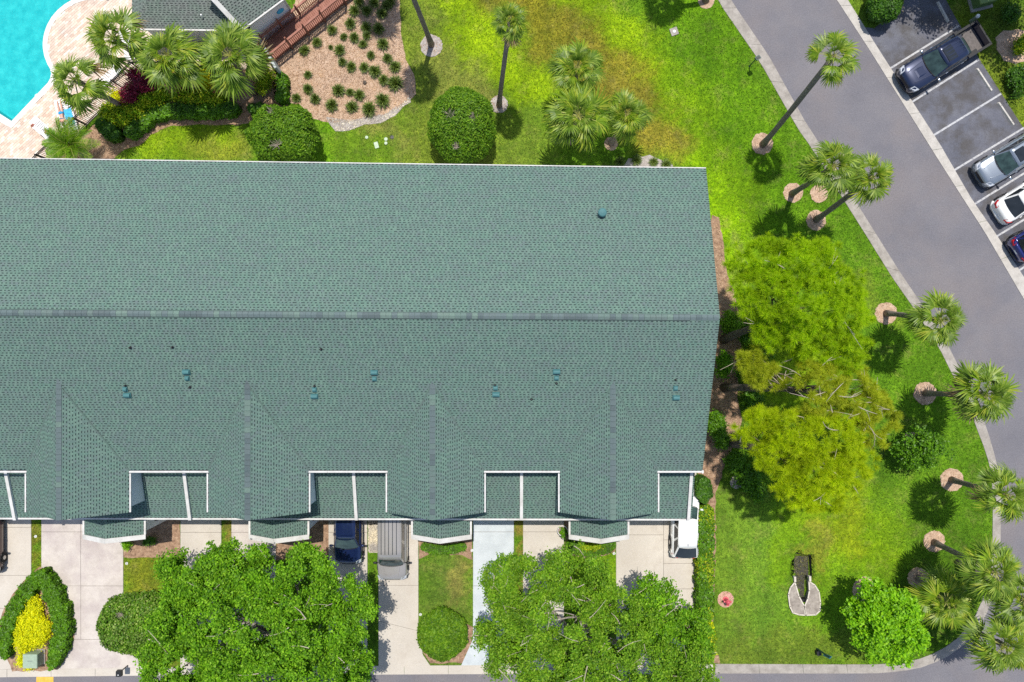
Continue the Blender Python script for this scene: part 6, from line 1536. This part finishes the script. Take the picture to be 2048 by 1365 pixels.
# ================================================================== POOLSIDE
def lounger(label, px, py, rz, slats=True, mat='fabric_white', back=.45):
    c = P(px, py, .3); t = thing('pool_lounger', label, 'lounger', (c.x, c.y, .048), rz, 'loungers on the pool deck')
    fr_ = MB()
    for s in (-1, 1): fr_.tube([(-.95, s * .31, .30), (.35, s * .31, .30)], .022, 6)
    fr_.tube([(-.95, -.31, .30), (-.95, .31, .30)], .022, 6); fr_.tube([(.35, -.31, .30), (.35, .31, .30)], .022, 6); fr_.build('frame', M['fabric_white'], t)
    for x in (-.85, .3):
        for s in (-1, 1): MB().tube([(x, s * .31, .29), (x, s * .31, 0)], .02, 6).build('leg', M['fabric_white'], t)
    for i in range(11): MB().box((-.90 + i * .125, 0, .312), (.085, .60, .012)).build('strap', M[mat], t)
    bk = MB(); e = Vector((.35 + .62 * math.cos(back), 0, .30 + .62 * math.sin(back)))
    for s in (-1, 1): bk.tube([(.35, s * .31, .30), (e.x, s * .31, e.z)], .022, 6)
    bk.tube([(e.x, -.31, e.z), (e.x, .31, e.z)], .022, 6); b_ = bk.build('backrest', M['fabric_white'], t)
    for i in range(5):
        f = (i + .5) / 5; MB().box((0, 0, 0), (.09, .60, .012), 0, 0, Matrix.Translation((.35 + .62 * f * math.cos(back), 0, .31 + .62 * f * math.sin(back))) @ Matrix.Rotation(-back, 4, 'Y')).build('strap', M[mat], b_)
    return t
lounger('white strap lounger under the sunbather at the pool fence', 124, 228, math.radians(-78), back=.05)
lounger('white lounger beside the fence post between two palms', 222, 152, math.radians(42), back=.3)
lounger('white lounger half hidden under fronds by the clubhouse corner', 256, 92, math.radians(100))
lounger('empty slatted lounger at the lower end of the pool fence beside a white towel', 86, 258, math.radians(-42), mat='fabric_white', back=.5)
# sunbather lying face down: one continuous skinned body
def sunbather(px, py, rz, z0):
    c = P(px, py, z0); t = thing('person', 'person sunbathing face down in a blue bikini on a white lounger', 'person', (c.x, c.y, z0), rz)
    J = [(0, 0, .12, .14, .10), (.22, 0, .12, .115, .085), (.44, 0, .13, .15, .085), (.56, 0, .13, .055, .055),                         # pelvis waist chest neck
         (-.08, .09, .11, .088, .088), (-.45, .11, .10, .060, .060), (-.82, .10, .09, .034, .034), (-.95, .10, .05, .030, .022),
         (-.08, -.09, .11, .088, .088), (-.45, -.11, .10, .060, .060), (-.82, -.12, .09, .034, .034), (-.95, -.13, .05, .030, .022),
         (.47, .19, .12, .052, .052), (.62, .33, .08, .036, .036), (.80, .22, .06, .026, .026),
         (.47, -.19, .12, .052, .052), (.60, -.34, .08, .036, .036), (.80, -.24, .06, .026, .026), (.62, 0, .135, .06, .06), (.74, 0, .14, .085, .08)]
    E = [(0, 1), (1, 2), (2, 3), (0, 4), (4, 5), (5, 6), (6, 7), (0, 8), (8, 9), (9, 10), (10, 11), (2, 12), (12, 13), (13, 14), (2, 15), (15, 16), (16, 17), (3, 18), (18, 19)]
    me = bpy.data.meshes.new('body'); me.from_pydata([j[:3] for j in J], E, []); me.materials.append(M['skin']); o = link('body', me, t)
    sk = o.modifiers.new('skin', 'SKIN'); sk.use_smooth_shade = True
    if not me.skin_vertices: me.attributes
    lay = me.skin_vertices[0].data
    for v, j in zip(lay, J): v.radius = (j[3], j[4]); v.use_root = False
    lay[0].use_root = True
    ss = o.modifiers.new('smooth', 'SUBSURF'); ss.levels = ss.render_levels = 2
    def ell(name, cc, rr, mat, n=14):
        m_ = MB(); m_.lathe([(max(.01, math.sin(math.pi * i / 10)), -math.cos(math.pi * i / 10)) for i in range(11)], n)
        m_.v = [(cc[0] + v[0] * rr[0], cc[1] + v[1] * rr[1], cc[2] + v[2] * rr[2]) for v in m_.v]; return m_.build(name, M[mat], t, smooth=True)
    ell('hair', (.77, 0, .165), (.115, .098, .095), 'hair'); ell('hair', (.66, .03, .20), (.10, .06, .03), 'hair')
    ell('bikini_bottom', (-.035, 0, .145), (.125, .175, .105), 'swim_blue')
    m_ = MB(); m_.tube([(.36, .155 * math.cos(a), .13 + .095 * math.sin(a)) for a in np.linspace(-.4, math.pi + .4, 13)], .018, 6); m_.build('bikini_top', M['swim_blue'], t, smooth=True)
    # hands: palm with five curled fingers on each wrist
    for s in (1, -1):
        w = Vector((.80, s * .23, .06)); m_ = MB(); m_.tube([w, w + Vector((.05, -s * .02, 0)), w + Vector((.09, -s * .035, -.005))], [.026, .036, .032], 8)
        for k, (dy, l) in enumerate(((-.027, .065), (-.009, .078), (.009, .074), (.026, .058))):
            b_ = w + Vector((.085, -s * .035 + dy, 0)); m_.tube([b_, b_ + Vector((l * .5, -s * .008, .004)), b_ + Vector((l, -s * .014, -.012))], [.0095, .0085, .006], 6)
        b_ = w + Vector((.03, -s * .045, 0)); m_.tube([b_, b_ + Vector((.03, -s * .03, .0)), b_ + Vector((.06, -s * .04, -.006))], [.011, .010, .007], 6)
        m_.build('hand', M['skin'], t, smooth=True)
    return t
sunbather(124.5, 229, math.radians(-78), .37)
def cloth(name, label, cat, px, py, z, w, l, rz, mat, wave=.012):
    c = P(px, py, z); n = 12; V = []; Fq = []
    for i in range(n + 1):
        for j in range(n + 1):
            u, v = i / n - .5, j / n - .5; V.append((u * l + .02 * math.sin(v * 9), v * w + .015 * math.sin(u * 13), wave * math.sin(u * 17 + v * 8) + wave * .8 * math.sin(v * 21)))
    Fq = [[i * (n + 1) + j, (i + 1) * (n + 1) + j, (i + 1) * (n + 1) + j + 1, i * (n + 1) + j + 1] for i in range(n) for j in range(n)]
    m_ = MB(); m_.add(V, Fq); m_.add([(x, y, z_ - .014) for x, y, z_ in V], [f[::-1] for f in Fq])
    o = m_.build(name, M[mat], None, (c.x, c.y, z), rz, smooth=True); return tag(o, label, cat)
lounger('white lounger with a blue towel right beside the sunbather', 141, 236, math.radians(-72), back=.2)
cloth('beach_towel', 'bright blue towel on the lounger right of the sunbather', 'towel', 139, 236, .40, .52, 1.25, math.radians(-72), 'towel_blue')
cloth('beach_towel', 'long white towel lying along the edge of the empty slatted lounger', 'towel', 82, 266, .46, .22, 1.35, math.radians(-38), 'fabric_white')
cloth('beach_towel', 'orange tan towel bunched on the foot of the empty slatted lounger', 'towel', 95, 268, .42, .42, .55, math.radians(-20), 'tan_leather', .03)
c = P(69, 253, .2); bg_ = MB().lathe([(.08, 0), (.17, .05), (.20, .16), (.17, .28), (.10, .34), (.05, .36)], 14).build('round_bag', M['bag_brown'], None, (c.x, c.y, .048), 0, smooth=True)
tag(bg_, 'round reddish brown bag at the end of the white towel', 'bag')
MB().tube([(-.12, 0, .30), (-.08, 0, .46), (.08, 0, .46), (.12, 0, .30)], .014, 6).build('handle', M['bag_brown'], bg_)

# ================================================================== STREET FURNITURE AND SMALL THINGS
def on(px, py, z=0): v = P(px, py, z); return v
# path light at the road curb
b_ = on(1499, 133); t = thing('path_light', 'short dark green post with a square lamp head at the road curb', 'path light', b_)
MB().lathe([(.07, 0), (.05, .04), (.035, .06), (.035, 1.35), (.02, 1.38)], 10).build('post', M['post_green'], t)
MB().box((.05, -.02, 1.44), (.34, .26, .12), .6).build('lamp_head', M['post_green'], t)
MB().box((.05, -.02, 1.515), (.22, .14, .03), .6).build('lamp_top', M['black_plastic'], t)
# slim sign post on the corner lawn
b_ = on(1633, 1297); t = thing('sign_post', 'slim blue green sign post leaning on the corner lawn above the curb', 'sign post', b_)
MB().beam((0, 0, 0), (.16, .12, 1.65), .08, .08).build('post', M['post_green'], t)
MB().add([(.00, -.05, .95), (.10, .10, .95), (.26, .22, 1.68), (.10, .06, 1.68), (.03, -.07, .95), (.13, .08, .95), (.29, .20, 1.68), (.13, .04, 1.68)], [(0, 1, 2, 3), (4, 5, 6, 7), (0, 1, 5, 4), (1, 2, 6, 5), (2, 3, 7, 6), (3, 0, 4, 7)]).build('sign_blade', M['post_blue'], t)
b_ = on(1634, 1303); t2 = MB().box((0, 0, .16), (.26, .26, .32), .15).box((0, 0, .33), (.30, .30, .03), .15).build('ground_box', M['black_plastic'], None, (b_.x, b_.y, 0)); tag(t2, 'small dark box standing in for the shadow at the foot of the blue green sign post', 'box')  # dark box added in place of the shadow square by the post
# hydrant
b_ = on(1451, 1199); pad = MB().lathe([(.56, -.02), (.56, .018), (.50, .024)], 28).build('hydrant_pad', rough_mat('pad_pink', [(.3, (.42, .20, .17)), (.6, (.58, .34, .27)), (.8, (.40, .33, .15))], 4, (18, .2)), None, (b_.x, b_.y, 0)); pad['kind'] = 'structure'
hy = thing('fire_hydrant', 'red pink fire hydrant on a round faded pad', 'fire hydrant', (b_.x, b_.y, .02))
MB().lathe([(.20, 0), (.20, .05), (.13, .06), (.13, .50), (.17, .52), (.17, .56), (.14, .60), (.10, .68), (.03, .72)], 16).build('barrel', M['hydrant_paint'], hy, smooth=False)
MB().lathe([(.05, .70), (.05, .77), (.03, .78)], 5).build('top_nut', M['hydrant_paint'], hy)
for a, r_ in ((0, .075), (math.pi, .075), (-math.pi / 2, .10)):
    m_ = MB(); v = Vector((math.cos(a), math.sin(a), 0)); m_.tube([v * .10 + Vector((0, 0, .42)), v * .21 + Vector((0, 0, .42)), v * .215 + Vector((0, 0, .42)), v * .26 + Vector((0, 0, .42))], [r_ * .8, r_ * .8, r_, r_ * .9], 10); m_.build('outlet', M['hydrant_paint'], hy)
# culvert headwall
b_ = on(1608, 1190); hwl = thing('culvert_headwall', 'concrete culvert end with flared sides round a dark gravel channel', 'culvert', (b_.x, b_.y, 0)); HI = parent_matrix(hwl).inverted()
def hp(mb, name, mat):
    o = mb.build(name, M[mat] if isinstance(mat, str) else mat, hwl); o.matrix_parent_inverse = HI; return o
LS = [(1590, 1165), (1581, 1176), (1577, 1190), (1580, 1214), (1586, 1226), (1598, 1230), (1611, 1231), (1608, 1212), (1598, 1193), (1592, 1172)]
RS = [(1618, 1163), (1630, 1171), (1638, 1184), (1641, 1205), (1640, 1222), (1632, 1230), (1613, 1231), (1609, 1214), (1616, 1198), (1619, 1182)]
for poly in (LS, RS):
    hp(MB().prism(pxpoly(poly, .12), -.5, .12), 'apron', 'headwall')
    q = pxpoly(poly, .14); c_ = np.mean(q, 0)
    m_ = MB(); pts_ = [Vector((*v, .125)) for v in q]; pts_.append(pts_[0])
    for a_, e_ in zip(pts_[:-1], pts_[1:]):
        if (e_ - a_).length > .05: m_.beam(a_ + (e_ - a_) * -.03, e_ + (e_ - a_) * .03, .08, .03)
    hp(m_, 'rim', 'headwall_edge')
for x, y in ((1589, 1158), (1619, 1157)): hp(MB().box(on(x, y, .1), (.14, .34, .24), .05), 'wing_post', 'headwall_edge')
hp(MB().sheet(CHANNEL, -.42), 'channel_bed', 'dark_gravel')
m_ = MB(); n = len(CHANNEL)
m_.add([(x, y, -.5) for x, y in CHANNEL] + [(x, y, .004) for x, y in CHANNEL], [[i, (i + 1) % n, n + (i + 1) % n, n + i] for i in range(n)]); hp(m_, 'channel_side', 'dark_gravel')
pp = on(1608, 1206); m_ = MB(); m_.tube([Vector((pp.x, pp.y + .25, -.25)), Vector((pp.x, pp.y - .8, -.28))], .22, 12); hp(m_, 'drain_pipe', 'black_plastic')
r = np.random.default_rng(5); q = np.array(CHANNEL); p = r.uniform(q.min(0), q.max(0), (1500, 2)); p = p[pip(p, CHANNEL)]
p = p[r.random(len(p)) < np.clip((p[:, 1] - q[:, 1].min()) / np.ptp(q[:, 1]), .1, 1)]
V, Fq = leaves(np.column_stack([p, r.uniform(-.41, -.36, len(p))]), unit(r.normal(0, .5, (len(p), 3)) + [0, 0, 1]), r.uniform(.05, .12, len(p)), r.uniform(.03, .06, len(p)))
o = link('channel_weeds', npmesh('channel_weeds', V, Fq, leaf_mat('weeds', [(.05, .07, .02), (.14, .15, .04), (.20, .19, .08)], .1)), hwl); o['kind'] = 'stuff'; o.matrix_parent_inverse = HI
# utility cabinet in the yellow bed
b_ = on(77, 1312); t = thing('utility_cabinet', 'pale grey green utility cabinet at the foot of the yellow bed', 'utility cabinet', (b_.x, b_.y, .04))
MB().box((0, 0, .05), (1.05, 1.02, .10)).build('plinth', M['curb_concrete'], t)
MB().box((0, 0, .42), (.92, .90, .66)).build('cabinet', M['util_green'], t); MB().box((0, 0, .775), (.98, .96, .06), 0, 0, None, .96).build('lid', M['util_green'], t)
MB().box((0, .02, .808), (.34, .06, .006)).build('label_plate', plain('label_grey', (.20, .25, .20), .6), t)
for k in range(9): MB().box((-.36 + k * .09, -.462, .5), (.03, .02, .3)).build('louvre', M['util_dark_green'], t)
# green transformer at the top right
b_ = on(1958, 3); t = thing('transformer_box', 'olive green transformer box behind the parking bays at the top edge', 'transformer', (b_.x, b_.y, 0), .25)
MB().box((0, 0, .06), (1.5, 1.3, .12)).build('plinth', M['curb_concrete'], t); MB().box((0, .05, .50), (1.25, 1.05, .78)).build('cabinet', M['util_dark_green'], t)
MB().box((0, .05, .92), (1.32, 1.12, .07), 0, 0, None, .95).build('lid', plain('olive', (.20, .28, .08), .5), t); MB().box((0, -.49, .5), (.6, .03, .5)).build('door', M['util_dark_green'], t)
b_ = on(1941, 43); t = thing('bollard', 'white capped bollard between the transformer box and the black pickup', 'bollard', (b_.x, b_.y, 0))
MB().lathe([(.11, 0), (.11, .72)], 12).build('pipe', plain('bollard_green', (.22, .26, .2), .6), t); MB().lathe([(.125, .70), (.125, .80), (.08, .86), (.02, .88)], 14).build('cap', M['fabric_white'], t)
# letter box by the street
b_ = on(256, 1331); t = thing('letter_box', 'black letter box on a post at the curb below the flecked clipped tree', 'letter box', (b_.x, b_.y, .03))
MB().tube([(0, 0, 0), (0, 0, .95)], .04, 8).build('post', M['dark_metal'], t)
m_ = MB(); m_.box((0, -.04, 1.02), (.36, .40, .26), 0, 0, None, .9); bx_ = m_.build('box', M['black_plastic'], t); MB().box((0, -.10, 1.155), (.07, .05, .01)).build('sticker', M['fabric_white'], bx_)
# valve covers on the upper lawn
def cover(label, px, py, r_, mat='util_green'):
    v = on(px, py); o = MB().lathe([(r_, -.02), (r_, .05), (r_ * .9, .062), (.02, .066)], 18).build('valve_cover', M[mat], None, (v.x, v.y, 0)); tag(o, label, 'valve cover', 'round valve covers on the upper lawn')
cv = plain('cover_pale', (.42, .50, .36), .7); M['cover_pale'] = cv
cover('pale green round valve cover, leftmost on the upper lawn', 733.5, 275.5, .11, 'cover_pale')
cover('pale green round valve cover beside the open valve hole', 772, 279, .125, 'cover_pale')
cover('pale green round valve cover, lowest of the three', 772, 287, .11, 'cover_pale')
v = on(753, 291); o = MB().box((0, 0, .02), (.28, .44, .08), .28, 0, None, .97).build('ground_box', cv, None, (v.x, v.y, 0)); tag(o, 'pale green rectangular valve box lid on the upper lawn', 'valve box')
v = on(784, 275); o = MB().lathe([(.13, -.02), (.13, .05), (.095, .055), (.09, .02), (.01, .018)], 16).build('open_valve_hole', M['black_plastic'], None, (v.x, v.y, 0)); tag(o, 'open black valve hole beside the pale round covers', 'valve hole')
v = on(1348, 64); t = thing('cleanout_cover', 'square concrete pad with a white round cap in the lawn below the palm shadow', 'cleanout cover', (v.x, v.y, 0), .35)
MB().box((0, 0, .02), (.52, .52, .09)).build('pad', M['curb_concrete'], t); MB().lathe([(.10, .06), (.10, .09), (.02, .10)], 14).build('cap', M['fabric_white'], t)
# dark stump in the mulch
v = on(730, 167); m_ = MB(); m_.tube([(0, 0, -.02), (.02, .03, .10), (-.03, .08, .22)], [.15, .12, .05], 8); m_.tube([(0, 0, .02), (-.10, .12, .12)], [.06, .02], 6); o = m_.build('tree_stump', M['bark'], None, (v.x, v.y, 0)); tag(o, 'small dark stump in the open middle of the mulch bed', 'stump')
# potted plant and hose by the third strip
v = on(1124, 1058); t = thing('potted_plant', 'large round pot with pale rim and plant beside the right entrance bay', 'potted plant', (v.x, v.y, .02))
MB().lathe([(.20, 0), (.30, .42), (.33, .46), (.33, .50), (.29, .50), (.27, .42), (.02, .40)], 20).build('pot', plain('pot_clay', (.30, .22, .18), .7), t)
m_ = MB(); m_.tube([(.335 * math.cos(a), .335 * math.sin(a), .50) for a in np.linspace(0, 2 * math.pi, 21)], .02, 6, caps=False); m_.build('rim', M['fabric_white'], t)
rr = np.random.default_rng(9); cen = rr.normal(0, .13, (40, 3)) + [.08, -.10, .62]; V, Fq = clump_leaves(cen, unit(cen), 8, .07, .13, .06, rr); link('foliage', npmesh('foliage', V, Fq, M['leaf_hedge']), t)
v = on(1150, 1085); m_ = MB(); m_.tube([on(1130, 1066, .05), on(1143, 1080, .06), on(1156, 1089, .06), on(1163, 1096, .05)], .025, 6); o = m_.build('garden_hose', M['dark_metal'], None); tag(o, 'dark hose trailing from the potted plant over the edging arc', 'hose')
# sprinkler rings
for lb, x, y in (('small white sprinkler ring on the left grass strip', 72, 1073), ('small white sprinkler ring on the grass beside the second driveway', 254, 1127), ('small white sprinkler ring at the left edge of the pale blue driveway', 944, 1101), ('small white sprinkler ring under the right edging arc', 1228, 1107), ('small white sprinkler ring at the left edge of the middle lawn strip', 841, 1229)):
    v = on(x, y); m_ = MB(); m_.tube([(.075 * math.cos(a), .075 * math.sin(a), .04) for a in np.linspace(0, 2 * math.pi, 13)], .024, 6, caps=False); m_.lathe([(.03, 0), (.03, .05), (.01, .055)], 8); o = m_.build('sprinkler_ring', M['fabric_white'], None, (v.x, v.y, .0)); tag(o, lb, 'sprinkler', 'sprinkler rings in the front strips')
# shell chips on the shell border
cc = []
for poly, n in (([(652, 236), (690, 242), (720, 240), (768, 230), (800, 214), (820, 190), (822, 205), (806, 214), (790, 232), (760, 248), (730, 250), (700, 262), (672, 262), (660, 250)], 2600), (rect(737, 1042, 755, 1105), 2600)):
    pl_ = pxpoly(poly); q = np.array(pl_); p = RNG.uniform(q.min(0), q.max(0), (n, 2)); cc.append(p[pip(p, pl_)])
p = np.concatenate(cc); V, Fq = leaves(np.column_stack([p, RNG.uniform(.035, .055, len(p))]), unit(RNG.normal(0, .5, (len(p), 3)) + [0, 0, 1]), RNG.uniform(.05, .12, len(p)), RNG.uniform(.04, .08, len(p)))
o = link('shell_chips', npmesh('shell_chips', V, Fq, leaf_mat('shell_bits', [(.45, .41, .37), (.62, .57, .52), (.74, .70, .65), (.30, .27, .25)], 0, .8))); o['kind'] = 'stuff'
